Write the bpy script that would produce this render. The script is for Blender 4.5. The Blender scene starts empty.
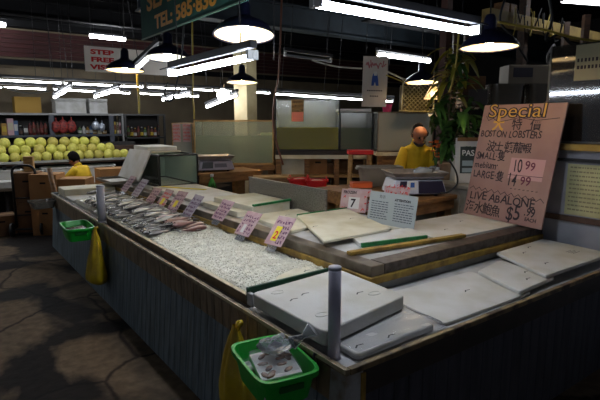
import bpy, bmesh, math, random
from mathutils import Vector, Matrix, Euler, noise as mnoise
random.seed(7)
scene = bpy.context.scene
COL = scene.collection
PI = math.pi

# ------------------------------------------------------------------ camera numbers
FPX, HORIZON, EYE = 495.0, 121.0, 1.65
PITCH = math.atan((200 - HORIZON) / FPX)
CAM = Vector((-1.20, -1.329, EYE))
HEAD = math.radians(53.716)                       # heading of the view, from +X
FWD = Vector((math.cos(HEAD), math.sin(HEAD), 0))
RGT = Vector((math.sin(HEAD), -math.cos(HEAD), 0))

def ray(px, py):
    a = (px - 300) / FPX; b = -(py - 200) / FPX
    c, s = math.cos(PITCH), math.sin(PITCH)
    return RGT * a + FWD * (c + b * s) + Vector((0, 0, -s + b * c))
def PZ(px, py, z):
    r = ray(px, py); return CAM + r * ((z - EYE) / r.z)
def PX(px, py, x):
    r = ray(px, py); return CAM + r * ((x - CAM.x) / r.x)
def PY(px, py, y):
    r = ray(px, py); return CAM + r * ((y - CAM.y) / r.y)
def PD(px, py, d):
    r = ray(px, py); return CAM + r * (d / r.dot(FWD))

# ------------------------------------------------------------------ materials
def lin(c):
    return tuple((x / 12.92 if x <= .04045 else ((x + .055) / 1.055) ** 2.4) for x in (v / 255 for v in c))
MATS = {}
def mat(name, rgb, rough=.6, metal=0.0, rgb2=None, scale=6.0, contrast=(.4, .65), bump=0.0, bscale=40, spec=.5,
        emit=None, estr=0.0, alpha=None, objvar=0.0, stretch=None, detail=4.0):
    if name in MATS: return MATS[name]
    m = bpy.data.materials.new(name); m.use_nodes = True
    nt = m.node_tree; N = nt.nodes; L = nt.links
    b = N['Principled BSDF']
    c1 = (*lin(rgb), 1); b.inputs['Base Color'].default_value = c1
    b.inputs['Roughness'].default_value = rough; b.inputs['Metallic'].default_value = metal
    b.inputs['Specular IOR Level'].default_value = spec
    tc = N.new('ShaderNodeTexCoord')
    src = tc.outputs['Object']
    if stretch:
        mp = N.new('ShaderNodeMapping'); mp.inputs['Scale'].default_value = stretch
        L.new(src, mp.inputs['Vector']); src = mp.outputs['Vector']
    out = None
    if rgb2:
        nz = N.new('ShaderNodeTexNoise'); nz.inputs['Scale'].default_value = scale; nz.inputs['Detail'].default_value = detail
        L.new(src, nz.inputs['Vector'])
        rp = N.new('ShaderNodeValToRGB'); e = rp.color_ramp.elements
        e[0].position, e[1].position = contrast
        e[0].color = c1; e[1].color = (*lin(rgb2), 1)
        L.new(nz.outputs['Fac'], rp.inputs['Fac']); out = rp.outputs['Color']
        L.new(out, b.inputs['Base Color'])
    if objvar:
        oi = N.new('ShaderNodeObjectInfo'); hs = N.new('ShaderNodeHueSaturation')
        mr = N.new('ShaderNodeMapRange'); mr.inputs['To Min'].default_value = 1 - objvar; mr.inputs['To Max'].default_value = 1 + objvar
        L.new(oi.outputs['Random'], mr.inputs['Value']); L.new(mr.outputs['Result'], hs.inputs['Value'])
        mh = N.new('ShaderNodeMapRange'); mh.inputs['To Min'].default_value = .5 - objvar * .12; mh.inputs['To Max'].default_value = .5 + objvar * .12
        L.new(oi.outputs['Random'], mh.inputs['Value']); L.new(mh.outputs['Result'], hs.inputs['Hue'])
        if out: L.new(out, hs.inputs['Color'])
        else: hs.inputs['Color'].default_value = c1
        L.new(hs.outputs['Color'], b.inputs['Base Color'])
    if bump:
        nb = N.new('ShaderNodeTexNoise'); nb.inputs['Scale'].default_value = bscale; nb.inputs['Detail'].default_value = 5
        L.new(src, nb.inputs['Vector'])
        bp = N.new('ShaderNodeBump'); bp.inputs['Strength'].default_value = bump; bp.inputs['Distance'].default_value = .01
        L.new(nb.outputs['Fac'], bp.inputs['Height']); L.new(bp.outputs['Normal'], b.inputs['Normal'])
    if emit:
        b.inputs['Emission Color'].default_value = (*lin(emit), 1); b.inputs['Emission Strength'].default_value = estr
    MATS[name] = m
    return m
def film_mat(name, rgb, opacity, rough=.1, gloss=.12):
    """clear glass or plastic film: part see-through, part diffuse, part glossy"""
    m = bpy.data.materials.new(name); m.use_nodes = True
    nt = m.node_tree; N = nt.nodes; L = nt.links
    N.remove(N['Principled BSDF']); o = N['Material Output']
    tr = N.new('ShaderNodeBsdfTransparent'); df = N.new('ShaderNodeBsdfDiffuse'); gl = N.new('ShaderNodeBsdfGlossy')
    c = (*lin(rgb), 1)
    tr.inputs['Color'].default_value = tuple(.35 * x + .65 for x in c[:3]) + (1,)
    df.inputs['Color'].default_value = c
    gl.inputs['Roughness'].default_value = rough
    a = N.new('ShaderNodeMixShader'); a.inputs[0].default_value = opacity
    L.new(tr.outputs[0], a.inputs[1]); L.new(df.outputs[0], a.inputs[2])
    fr = N.new('ShaderNodeLayerWeight'); fr.inputs['Blend'].default_value = gloss
    b = N.new('ShaderNodeMixShader'); L.new(fr.outputs['Facing' if gloss > .5 else 'Fresnel'], b.inputs[0])
    L.new(a.outputs[0], b.inputs[1]); L.new(gl.outputs[0], b.inputs[2])
    L.new(b.outputs[0], o.inputs['Surface'])
    MATS[name] = m; return m

foam = mat('white_foam', (205, 203, 198), .65, rgb2=(190, 186, 174), scale=5, bump=.15, bscale=120)
foam_cream = mat('cream_foam', (214, 208, 186), .65, rgb2=(190, 180, 146), scale=4, bump=.15, bscale=120)
foam_grey = mat('dull_foam', (188, 188, 188), .65, rgb2=(165, 163, 158), scale=6, bump=.15, bscale=100)
mark_ink = mat('black_marks', (30, 28, 26), .8)
green_tape = mat('green_tape', (22, 118, 58), .45, rgb2=(14, 84, 42), scale=20)
steel = mat('brushed_steel', (150, 146, 138), .38, .85, rgb2=(120, 114, 104), scale=10, stretch=(1, 8, 8))
steel_dull = mat('dull_steel', (124, 112, 98), .42, .5, rgb2=(88, 76, 62), scale=7)
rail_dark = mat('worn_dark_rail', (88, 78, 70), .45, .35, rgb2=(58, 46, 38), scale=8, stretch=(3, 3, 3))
olive_wood = mat('stained_yellow_wood', (164, 132, 52), .6, rgb2=(112, 84, 32), scale=9)
grey_paint = mat('grey_paint', (128, 128, 128), .6, rgb2=(104, 102, 98), scale=6)
white_trim = mat('worn_white_trim', (150, 134, 104), .55, rgb2=(66, 48, 32), scale=14, contrast=(.42, .62))
slat_blue = mat('blue_grey_slats', (124, 138, 142), .55, rgb2=(96, 106, 108), scale=5, stretch=(6, 6, .6))
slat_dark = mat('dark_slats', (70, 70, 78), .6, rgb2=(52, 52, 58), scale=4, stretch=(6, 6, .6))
fascia_brown = mat('brown_fascia', (146, 126, 98), .6, rgb2=(112, 96, 74), scale=7, stretch=(4, 4, 1))
black_gap = mat('black_backing', (10, 10, 11), .9)
post_grey = mat('grey_post_paint', (196, 192, 206), .45, rgb2=(170, 166, 180), scale=8)
post_light = mat('pale_post_paint', (170, 168, 178), .45, rgb2=(150, 148, 156), scale=8)
wood = mat('brown_wood', (138, 98, 54), .6, rgb2=(104, 70, 36), scale=7, stretch=(1, 5, 5))
wood_dark = mat('dark_wood', (66, 42, 26), .65, rgb2=(44, 28, 18), scale=7, stretch=(1, 5, 5))
wood_pale = mat('pale_wood', (176, 140, 88), .6, rgb2=(140, 106, 60), scale=7, stretch=(1, 5, 5))
cardboard = mat('cardboard', (158, 112, 66), .8, rgb2=(140, 98, 56), scale=4)
cardboard_d = mat('shabby_cardboard', (112, 78, 48), .8, rgb2=(90, 62, 38), scale=4)
black_plastic = mat('black_plastic', (24, 24, 26), .4)
dark_metal = mat('dark_metal', (42, 42, 46), .45, .5)
grey_plastic = mat('grey_plastic', (120, 112, 98), .5, rgb2=(104, 96, 84), scale=5)
white_plastic = mat('white_plastic', (205, 203, 200), .4)
red_plastic = mat('red_plastic', (206, 34, 34), .4)
green_plastic = mat('green_plastic', (26, 170, 52), .35)
yellow_bag = mat('yellow_bag_plastic', (206, 176, 22), .4, rgb2=(180, 146, 10), scale=9, bump=.5, bscale=22)
pink_card = mat('pink_card', (186, 158, 158), .7, rgb2=(170, 134, 142), scale=14)
pink_card2 = mat('pale_pink_card', (190, 164, 158), .7, rgb2=(176, 142, 142), scale=14)
salmon = mat('salmon_poster', (154, 120, 108), .5, rgb2=(142, 104, 98), scale=3)
purple_ink = mat('purple_ink', (92, 44, 86), .7)
dark_ink = mat('dark_ink', (38, 26, 34), .7)
red_ink = mat('red_ink', (206, 28, 34), .6)
blue_ink = mat('blue_ink', (40, 84, 160), .6)
yellow_ink = mat('yellow_ink', (206, 158, 64), .6)
white_ink = mat('white_ink', (220, 222, 222), .6)
yellow_paper = mat('yellow_paper', (226, 208, 40), .7)
lilac_card = mat('lilac_card', (172, 162, 174), .7, rgb2=(156, 146, 160), scale=12)
notice_card = mat('blue_grey_card', (156, 162, 160), .65)
shade_blue = mat('navy_enamel', (22, 24, 46), .35)
shade_inner = mat('ivory_enamel', (250, 240, 214), .5)
tube_white = mat('lit_tube', (255, 255, 255), .4, emit=(245, 250, 255), estr=30)
tube_big = mat('lit_near_tube', (255, 255, 255), .4, emit=(228, 239, 255), estr=35)
bulb_warm = mat('lit_warm_bulb', (255, 236, 190), .4, emit=(255, 226, 184), estr=74)
bulb_cool = mat('lit_cool_bulb', (255, 255, 255), .4, emit=(236, 246, 255), estr=60)
reflector_d = mat('dusty_fixture_metal', (40, 40, 43), .7, .0, rgb2=(28, 28, 31), scale=9)
reflector = mat('reflector_enamel', (190, 190, 186), .45)
cable_black = mat('black_cable', (14, 14, 15), .5)
cable_yellow = mat('yellow_cable', (170, 150, 62), .5)
cable_white = mat('white_cable', (206, 200, 184), .5)
cable_brown = mat('brown_cable', (112, 66, 44), .5)
glass = film_mat('clear_glass', (150, 172, 160), .05, .03, .25)
glass_green = film_mat('green_tinted_glass', (214, 230, 218), .07, .03, .18)
glass_foggy = film_mat('foggy_glass', (186, 186, 178), .55, .15, .2)
glass_murky = film_mat('murky_glass', (88, 82, 70), .5, .1, .3)
water_clear = film_mat('grey_green_water', (206, 222, 204), .42, .05, .1)
water_green = film_mat('olive_green_water', (224, 214, 20), .9, .05, .1)
water_blue = film_mat('blue_green_water', (160, 180, 140), .65, .05, .1)
clear_film = film_mat('clear_plastic_film', (222, 222, 226), .14, .2, .2)
ice_mat = mat('crushed_ice', (236, 234, 218), .18, rgb2=(218, 214, 196), scale=40, spec=.9, bump=1.0, bscale=110)
fish_a = mat('silver_fish_skin', (206, 204, 198), .26, .1, rgb2=(104, 100, 102), scale=3.2, contrast=(.42, .55), stretch=(1, 9, 9), objvar=.3, spec=.8)
fish_b = mat('dark_backed_fish_skin', (176, 172, 168), .26, .1, rgb2=(48, 46, 50), scale=3, contrast=(.4, .52), stretch=(1, 9, 9), objvar=.3, spec=.8)
fish_c = mat('reddish_fish_skin', (160, 124, 116), .28, .1, rgb2=(98, 60, 58), scale=3.5, contrast=(.4, .6), stretch=(1, 9, 9), objvar=.25, spec=.8)
fin_mat = mat('fish_fin', (92, 90, 88), .4)
eye_mat = mat('fish_eye', (14, 14, 14), .1)
melon_mat = mat('yellow_green_rind', (200, 190, 88), .55, rgb2=(180, 176, 76), scale=3, bump=.3, bscale=70, objvar=.12)
skin_m = mat('skin', (172, 112, 82), .55, rgb2=(158, 98, 72), scale=20)
shirt_m = mat('yellow_cotton', (214, 178, 24), .8, rgb2=(196, 158, 18), scale=6, bump=.4, bscale=14)
trouser_m = mat('dark_trousers', (30, 32, 40), .85)
hair_g = mat('grey_hair', (74, 68, 64), .8, rgb2=(48, 44, 42), scale=40)
hair_b = mat('black_hair', (12, 10, 10), .95, spec=.1)
leaf_m = mat('green_leaf', (72, 112, 48), .45, rgb2=(44, 76, 32), scale=8)
leaf_y = mat('olive_leaf', (158, 144, 44), .5, rgb2=(112, 114, 36), scale=6)
petal_p = mat('pale_petals', (220, 190, 176), .6)
lattice_y = mat('yellow_lattice_plastic', (150, 136, 88), .5)

# ------------------------------------------------------------------ mesh builder
class MB:
    def __init__(s): s.bm = bmesh.new(); s.sm = []
    def _mark(s, faces, smooth):
        if smooth:
            for f in faces: f.smooth = True
    def hull8(s, p):      # 4 bottom, 4 top corners (same order)
        v = [s.bm.verts.new(q) for q in p]
        for f in ((3,2,1,0),(4,5,6,7),(0,1,5,4),(1,2,6,5),(2,3,7,6),(3,0,4,7)):
            s.bm.faces.new([v[i] for i in f])
        return s
    def box(s, c, d, rz=0, rot=None):
        R = (rot.to_matrix() if rot else Matrix.Rotation(rz, 3, 'Z'))
        x, y, z = (k / 2 for k in d); c = Vector(c)
        return s.hull8([c + R @ Vector(q) for q in ((-x,-y,-z),(x,-y,-z),(x,y,-z),(-x,y,-z),(-x,-y,z),(x,-y,z),(x,y,z),(-x,y,z))])
    def bx(s, x0, x1, y0, y1, z0, z1):
        return s.box(((x0+x1)/2, (y0+y1)/2, (z0+z1)/2), (abs(x1-x0), abs(y1-y0), abs(z1-z0)))
    def prism(s, pts, z0, z1):
        n = len(pts)
        a = [s.bm.verts.new((p[0], p[1], z0)) for p in pts]; b = [s.bm.verts.new((p[0], p[1], z1)) for p in pts]
        s.bm.faces.new(a[::-1]); s.bm.faces.new(b)
        for i in range(n): s.bm.faces.new((a[i], a[(i+1)%n], b[(i+1)%n], b[i]))
        return s
    def cyl(s, p0, p1, r0, r1=None, n=12, caps=True, smooth=True):
        return s.tube([p0, p1], [r0, r0 if r1 is None else r1], n, caps, smooth)
    def tube(s, path, r, n=8, caps=True, smooth=True, closed=False):
        path = [Vector(p) for p in path]; m = len(path)
        rs = r if isinstance(r, (list, tuple)) else [r] * m
        rings = []; prev = None
        for i, p in enumerate(path):
            if closed: t = path[(i+1) % m] - path[i-1]
            else: t = path[min(i+1, m-1)] - path[max(i-1, 0)]
            t = t.normalized() if t.length > 1e-9 else Vector((0,0,1))
            if prev is None:
                u = t.cross(Vector((0,0,1)))
                if u.length < .05: u = t.cross(Vector((1,0,0)))
            else:
                u = prev - t * prev.dot(t)
            u.normalize(); prev = u; w = t.cross(u)
            rings.append([s.bm.verts.new(p + (u*math.cos(k*2*PI/n) + w*math.sin(k*2*PI/n)) * rs[i]) for k in range(n)])
        fs = []
        for i in range(m if closed else m-1):
            A, B = rings[i], rings[(i+1) % m]
            for k in range(n): fs.append(s.bm.faces.new((A[k], A[(k+1)%n], B[(k+1)%n], B[k])))
        s._mark(fs, smooth)
        if caps and not closed:
            s.bm.faces.new(rings[0][::-1]); s.bm.faces.new(rings[-1])
        return s
    def lathe(s, prof, c=(0,0,0), n=24, rot=None, smooth=True):
        c = Vector(c); R = rot.to_matrix() if rot else Matrix.Identity(3)
        rings = []
        for (r, z) in prof:
            if r < 1e-6: rings.append([s.bm.verts.new(c + R @ Vector((0,0,z)))])
            else: rings.append([s.bm.verts.new(c + R @ Vector((r*math.cos(k*2*PI/n), r*math.sin(k*2*PI/n), z))) for k in range(n)])
        fs = []
        for A, B in zip(rings, rings[1:]):
            for k in range(n):
                if len(A) == 1 and len(B) == 1: continue
                if len(A) == 1: fs.append(s.bm.faces.new((A[0], B[(k+1)%n], B[k])))
                elif len(B) == 1: fs.append(s.bm.faces.new((A[k], A[(k+1)%n], B[0])))
                else: fs.append(s.bm.faces.new((A[k], A[(k+1)%n], B[(k+1)%n], B[k])))
        s._mark(fs, smooth); return s
    def ball(s, c, r, n=16, m=10, rot=None, scale=(1,1,1)):
        prof = [(0 if i in (0, m) else math.sin(PI*i/m), -math.cos(PI*i/m)) for i in range(m+1)]
        b0 = set(s.bm.verts); s.lathe(prof, (0,0,0), n)
        R = rot.to_matrix() if rot else Matrix.Identity(3)
        for v in s.bm.verts:
            if v not in b0: v.co = Vector(c) + R @ Vector((v.co.x*r*scale[0], v.co.y*r*scale[1], v.co.z*r*scale[2]))
        return s
    def quad(s, a, b, c, d):
        s.bm.faces.new([s.bm.verts.new(p) for p in (a, b, c, d)]); return s
    def grid(s, fn, nu, nv, smooth=True, close_u=False):
        V = [[s.bm.verts.new(fn(i/(nu-1) if not close_u else i/nu, j/(nv-1))) for j in range(nv)] for i in range(nu)]
        fs = []
        for i in range(nu if close_u else nu-1):
            for j in range(nv-1):
                a = V[i]; b = V[(i+1) % nu]
                fs.append(s.bm.faces.new((a[j], b[j], b[j+1], a[j+1])))
        s._mark(fs, smooth); return s
    def addmesh(s, me, M=None):
        n0 = len(s.bm.verts)
        s.bm.from_mesh(me); s.bm.verts.ensure_lookup_table()
        if M is not None:
            for v in s.bm.verts[n0:]: v.co = M @ v.co
        return s
    def offset(s, o):
        o = Vector(o)
        for v in s.bm.verts: v.co -= o
        return s
    def build(s, name, m, parent=None, bevel=0, segs=2, loc=None, solid=0, sub=0, normals=True):
        if normals: bmesh.ops.recalc_face_normals(s.bm, faces=s.bm.faces)
        me = bpy.data.meshes.new(name); s.bm.to_mesh(me); s.bm.free()
        o = bpy.data.objects.new(name, me); COL.objects.link(o)
        for q in (m if isinstance(m, (list, tuple)) else [m]): me.materials.append(q)
        if parent: o.parent = parent
        if loc is not None: o.location = loc
        if solid:
            q = o.modifiers.new('thickness', 'SOLIDIFY'); q.thickness = solid; q.offset = 0
        if bevel:
            q = o.modifiers.new('bevel', 'BEVEL'); q.width = bevel; q.segments = segs; q.limit_method = 'ANGLE'; q.angle_limit = math.radians(40)
        if sub:
            q = o.modifiers.new('smooth', 'SUBSURF'); q.levels = sub; q.render_levels = sub
        return o

def tag(o, label, cat, group=None, kind=None):
    if label: o['label'] = label
    if cat: o['category'] = cat
    if group: o['group'] = group
    if kind: o['kind'] = kind
    return o
def thing(name, label, cat, loc=(0,0,0), rz=0, group=None):
    o = bpy.data.objects.new(name, None); COL.objects.link(o); o.empty_display_size = .05
    o.location = loc; o.rotation_euler = (0, 0, rz)
    return tag(o, label, cat, group)
def struct(o): o['kind'] = 'structure'; return o
def dup(root, loc=None, rot=None, label=None, group=None, scale=None):
    r = root.copy(); COL.objects.link(r)
    if loc is not None: r.location = loc
    if rot is not None: r.rotation_euler = rot
    if scale is not None: r.scale = scale
    if label: r['label'] = label
    if group: r['group'] = group
    def kids(a, b):
        for ch in list(a.children):
            c = ch.copy(); COL.objects.link(c); c.parent = b
            kids(ch, c)
    kids(root, r)
    return r
ORD = ['first','second','third','fourth','fifth','sixth','seventh','eighth','ninth','tenth','eleventh','twelfth','thirteenth','fourteenth',
       'fifteenth','sixteenth','seventeenth','eighteenth','nineteenth','twentieth','twenty-first','twenty-second','twenty-third','twenty-fourth',
       'twenty-fifth','twenty-sixth','twenty-seventh','twenty-eighth','twenty-ninth','thirtieth','thirty-first','thirty-second','thirty-third','thirty-fourth','thirty-fifth','thirty-sixth','thirty-seventh','thirty-eighth']

def text_mesh(body, size, extrude=0.0, xs=1.0, offset=0.0):
    c = bpy.data.curves.new('lettering', 'FONT'); c.body = body; c.size = size; c.extrude = extrude; c.offset = offset
    c.align_x = 'LEFT'; c.resolution_u = 3
    o = bpy.data.objects.new('lettering', c); COL.objects.link(o)
    dg = bpy.context.evaluated_depsgraph_get()
    me = bpy.data.meshes.new_from_object(o.evaluated_get(dg))
    bpy.data.objects.remove(o)
    if xs != 1.0:
        for v in me.vertices: v.co.x *= xs
    return me
def frame_matrix(origin, u, v):
    """local x runs along u, local y along v"""
    u = Vector(u).normalized(); v = Vector(v); v = (v - u * v.dot(u)).normalized(); w = u.cross(v)
    return Matrix(((u.x, v.x, w.x, origin[0]), (u.y, v.y, w.y, origin[1]), (u.z, v.z, w.z, origin[2]), (0, 0, 0, 1)))
def letters(parent, lines, m, lift=.0015, name='lettering'):
    """lines: (text, x, y, size, xscale) in the panel's own plane; parent is a panel lying in its local XY plane"""
    b = MB()
    for (t, x, y, sz, xs, *rest) in lines:
        off = rest[0] if rest else 0.0
        b.addmesh(text_mesh(t, sz, 0.0004, xs, off), Matrix.Translation((x, y, lift)))
    return b.build(name, m, parent, normals=False)
def hand_letters(parent, lines, m, seed, lift=.0022, wobble=5):
    """hand-drawn look: every character is turned and shifted a little"""
    r = random.Random(seed); b = MB()
    right = lambda me: max((v.co.x for v in me.vertices), default=0)
    for (t, x, y, sz, xs, *rest) in lines:
        for i, ch in enumerate(t):
            if ch == ' ': continue
            me = text_mesh(ch, sz*r.uniform(.92, 1.12), .0004, xs, rest[0] if rest else .001)
            x0 = right(text_mesh(t[:i+1], sz, 0, xs)) - right(text_mesh(ch, sz, 0, xs))
            b.addmesh(me, Matrix.Translation((x+x0, y+r.uniform(-.04, .04)*sz, lift)) @ Matrix.Rotation(math.radians(r.uniform(-wobble, wobble)), 4, 'Z'))
    return b.build('lettering', m, parent, normals=False)
def stroke(b, pts, w, z):
    """flat pen stroke in local XY"""
    pts = [Vector((p[0], p[1], 0)) for p in pts]
    for p, q in zip(pts, pts[1:]):
        d = (q - p)
        if d.length < 1e-6: continue
        d.normalize(); n = Vector((-d.y, d.x, 0)) * w / 2; e = d * w * .3
        b.quad(*(k + Vector((0, 0, z)) for k in (p - e - n, q + e - n, q + e + n, p - e + n)))

# ------------------------------------------------------------------ camera
cd = bpy.data.cameras.new('camera'); cam = bpy.data.objects.new('camera', cd); COL.objects.link(cam)
cd.sensor_width = 36; cd.lens = FPX / 600 * 36; cd.clip_start = .05; cd.clip_end = 100
cam.location = CAM; cam.rotation_euler = (PI/2 - PITCH, 0, HEAD - PI/2)
scene.camera = cam
vs = scene.view_settings
vs.view_transform = 'Standard'; vs.look = 'None'; vs.gamma = 1.0; vs.use_curve_mapping = False; vs.exposure = EXPO = 0.45
w = bpy.data.worlds.new('hall_air'); scene.world = w; w.use_nodes = True
w.node_tree.nodes['Background'].inputs['Color'].default_value = (.5, .56, .7, 1)
w.node_tree.nodes['Background'].inputs['Strength'].default_value = .11

# ------------------------------------------------------------------ the setting
def floor_material():
    m = bpy.data.materials.new('stained_concrete'); m.use_nodes = True
    nt = m.node_tree; N = nt.nodes; L = nt.links; b = N['Principled BSDF']
    tc = N.new('ShaderNodeTexCoord')
    n1 = N.new('ShaderNodeTexNoise'); n1.inputs['Scale'].default_value = .9; n1.inputs['Detail'].default_value = 6; n1.inputs['Distortion'].default_value = .6
    n2 = N.new('ShaderNodeTexNoise'); n2.inputs['Scale'].default_value = 14; n2.inputs['Detail'].default_value = 6
    L.new(tc.outputs['Object'], n1.inputs['Vector']); L.new(tc.outputs['Object'], n2.inputs['Vector'])
    r1 = N.new('ShaderNodeValToRGB'); e = r1.color_ramp.elements
    e[0].position = .46; e[1].position = .54; e[0].color = (*lin((30, 24, 22)), 1); e[1].color = (*lin((114, 96, 76)), 1)
    L.new(n1.outputs['Fac'], r1.inputs['Fac'])
    r2 = N.new('ShaderNodeValToRGB'); e = r2.color_ramp.elements
    e[0].position = .35; e[1].position = .62; e[0].color = (.45, .45, .45, 1); e[1].color = (1, 1, 1, 1)
    L.new(n2.outputs['Fac'], r2.inputs['Fac'])
    mx = N.new('ShaderNodeMix'); mx.data_type = 'RGBA'; mx.blend_type = 'MULTIPLY'; mx.inputs[0].default_value = .6
    L.new(r1.outputs['Color'], mx.inputs[6]); L.new(r2.outputs['Color'], mx.inputs[7])
    vo = N.new('ShaderNodeTexVoronoi'); vo.feature = 'DISTANCE_TO_EDGE'; vo.inputs['Scale'].default_value = .8
    dn = N.new('ShaderNodeMixRGB'); dn.blend_type = 'ADD'; dn.inputs[0].default_value = .5
    L.new(tc.outputs['Object'], dn.inputs[1]); L.new(n1.outputs['Color'], dn.inputs[2]); L.new(dn.outputs[0], vo.inputs['Vector'])
    r3 = N.new('ShaderNodeValToRGB'); e = r3.color_ramp.elements
    e[0].position = .004; e[1].position = .018; e[0].color = (.25, .22, .24, 1); e[1].color = (1, 1, 1, 1)
    L.new(vo.outputs['Distance'], r3.inputs['Fac'])
    m2 = N.new('ShaderNodeMix'); m2.data_type = 'RGBA'; m2.blend_type = 'MULTIPLY'; m2.inputs[0].default_value = 1
    L.new(mx.outputs[2], m2.inputs[6]); L.new(r3.outputs['Color'], m2.inputs[7])
    L.new(m2.outputs[2], b.inputs['Base Color']); b.inputs['Roughness'].default_value = .8; b.inputs['Specular IOR Level'].default_value = .2
    bp = N.new('ShaderNodeBump'); bp.inputs['Strength'].default_value = .3; bp.inputs['Distance'].default_value = .02
    L.new(n2.outputs['Fac'], bp.inputs['Height']); L.new(bp.outputs['Normal'], b.inputs['Normal'])
    return m
X0, X1, Y0, Y1, ZC = -5.0, 12.0, -5.0, 10.6, 4.1
wall_m = mat('dim_plaster', (104, 92, 72), .8, rgb2=(88, 76, 60), scale=2)
dark_wall = mat('dark_wall_paint', (40, 38, 38), .8, rgb2=(30, 28, 28), scale=2)
ceil_m = mat('black_ceiling', (10, 10, 11), .95, spec=.1, rgb2=(7, 7, 8), scale=3)
brick_red = mat('dark_red_boards', (58, 17, 17), .85, rgb2=(40, 12, 13), scale=5, stretch=(.4, 1, 9))
beam_m = mat('blue_grey_beam', (44, 54, 62), .7, rgb2=(34, 42, 48), scale=4)
beam_d = mat('dark_beam', (15, 15, 17), .85, spec=.2)
struct(MB().bx(X0, X1, Y0, Y1, -.1, 0).build('floor', floor_material()))
struct(MB().bx(X0, X1, Y0, Y1, ZC, ZC+.1).build('ceiling', ceil_m))
struct(MB().bx(X0, X1, Y1, Y1+.15, 0, ZC).build('wall_back', wall_m))
struct(MB().bx(X1, X1+.15, Y0, Y1, 0, ZC).build('wall_far_right', dark_wall))
b = MB()
for k in range(6): b.bx(X0, X1, Y1-.03, Y1-.001, 2.95+k*.09, 3.03+k*.09)
struct(b.build('trim_1', brick_red))
struct(MB().bx(X0, X1, Y1-.25, Y1-.001, 3.52, 3.9).build('trim_2', beam_d))
struct(MB().bx(X0, X1, Y1-.06, Y1-.001, 2.78, 2.9).build('trim_3', beam_d))
# roof beams
def ibeam(name, p0, p1, hgt, wd, m):
    p0, p1 = Vector(p0), Vector(p1); d = (p1-p0); L = d.length; rz = math.atan2(d.y, d.x); c = (p0+p1)/2
    b = MB(); b.box(c, (L, wd*.15, hgt), rz); b.box(c+Vector((0,0,hgt/2)), (L, wd, .02), rz); b.box(c-Vector((0,0,hgt/2)), (L, wd, .02), rz)
    return struct(b.build(name, m))
ibeam('trim_4', (.8, 4.5, 3.05), (X1-.1, 4.5, 3.05), .3, .2, beam_m)
ibeam('trim_5', (X0+.1, 6.5, 3.75), (X1-.1, 6.5, 3.75), .35, .2, beam_d)
ibeam('trim_6', (X0+.1, 2.2, 3.8), (X1-.1, 2.2, 3.8), .35, .2, beam_d)
ibeam('trim_7', (3.2, 3.3, 2.98), (X1-.1, 3.3, 2.98), .22, .16, beam_d)
ibeam('trim_8', (X0+.1, 8.6, 3.55), (X1-.1, 8.6, 3.55), .25, .16, beam_d)
for k, yy in enumerate((5.6, 7.6, 9.6)):
    struct(MB().tube([(X0+.1, yy, 3.55+.1*(k%2)), (X1-.1, yy, 3.55+.1*(k%2))], .035, 8).build('trim_%d' % (9+k), beam_d))

# ------------------------------------------------------------------ the counter
HE, LEN, WID = .71, 5.81, 2.52
ctr = thing('seafood_counter', 'long L-shaped two-tier seafood counter with blue-grey slatted front', 'counter')
b = MB()
for k in range(62):
    y0 = .075 + k * .0925; y1 = y0 + .085
    b.hull8([(-.06, y0, 0), (-.04, y0, 0), (-.04, y1, 0), (-.06, y1, 0), (-.012, y0, .60), (.008, y0, .60), (.008, y1, .60), (-.012, y1, .60)])
b.build('front_slats', slat_blue, ctr, bevel=.002, segs=1)
b = MB()
for k in range(27):
    x0 = .08 + k * .09; x1 = x0 + .086
    b.bx(x0, min(x1, WID), -.012, .008, 0, .60)
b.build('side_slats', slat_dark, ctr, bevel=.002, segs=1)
MB().prism([(.012, .012), (WID, .012), (WID, 1.28), (1.38, 1.28), (1.38, LEN-.03), (.012, LEN-.03)], .01, .599).build('carcass', black_gap, ctr)
b = MB()
for k in range(62):
    y0 = .075 + k * .0925; b.bx(-.0215, .008, y0, y0+.086, .545, .688)
b.build('upper_slats', fascia_brown, ctr, bevel=.002, segs=1)  # upper part of the slats, paler and browner than the part below
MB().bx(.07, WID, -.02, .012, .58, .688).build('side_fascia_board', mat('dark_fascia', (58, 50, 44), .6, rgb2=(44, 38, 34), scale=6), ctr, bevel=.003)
b = MB(); b.hull8([(-.062, -.02, 0), (.07, -.02, 0), (.07, .075, 0), (-.062, .075, 0), (-.02, -.02, .688), (.07, -.02, .688), (.07, .075, .688), (-.02, .075, .688)])
b.build('corner_post', mat('scuffed_grey_post', (176, 176, 172), .6, rgb2=(136, 122, 104), scale=12), ctr, bevel=.004)
MB().bx(.055, .078, -.028, -.018, 0, .68).build('corner_bead', olive_wood, ctr, bevel=.003)
MB().bx(.0, .04, .80, LEN-.03, .65, .690).build('dark_gap_strip', wood_dark, ctr); MB().bx(.038, .064, .80, 3.44, .7485, .753).build('tray_lip', mat('cream_bead', (196, 182, 146), .5, rgb2=(120, 100, 66), scale=12, contrast=(.5, .7)), ctr); b = MB(); b.bx(-.024, .0, -.02, LEN, .688, .714); b.build('top_trim', white_trim, ctr, bevel=.004); MB().bx(-.029, -.0245, -.02, LEN, .700, .717).build('edge_bead', mat('cream_bead', (196, 182, 146), .5, rgb2=(120, 100, 66), scale=12, contrast=(.5, .7)), ctr)  # dark strip put in for the dark gap between trim and tray board
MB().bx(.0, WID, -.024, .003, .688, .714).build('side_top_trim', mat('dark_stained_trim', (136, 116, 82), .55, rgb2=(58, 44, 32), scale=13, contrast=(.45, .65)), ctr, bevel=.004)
MB().bx(-.02, 1.39, LEN-.03, LEN, .01, .72).build('end_panel', slat_blue, ctr, bevel=.003)
MB().prism([(.0, .003), (.70, .003), (.70, LEN-.03), (.041, LEN-.03), (.041, .80), (.0, .80)], .60, .694).build('lower_deck', foam_grey, ctr)
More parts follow.
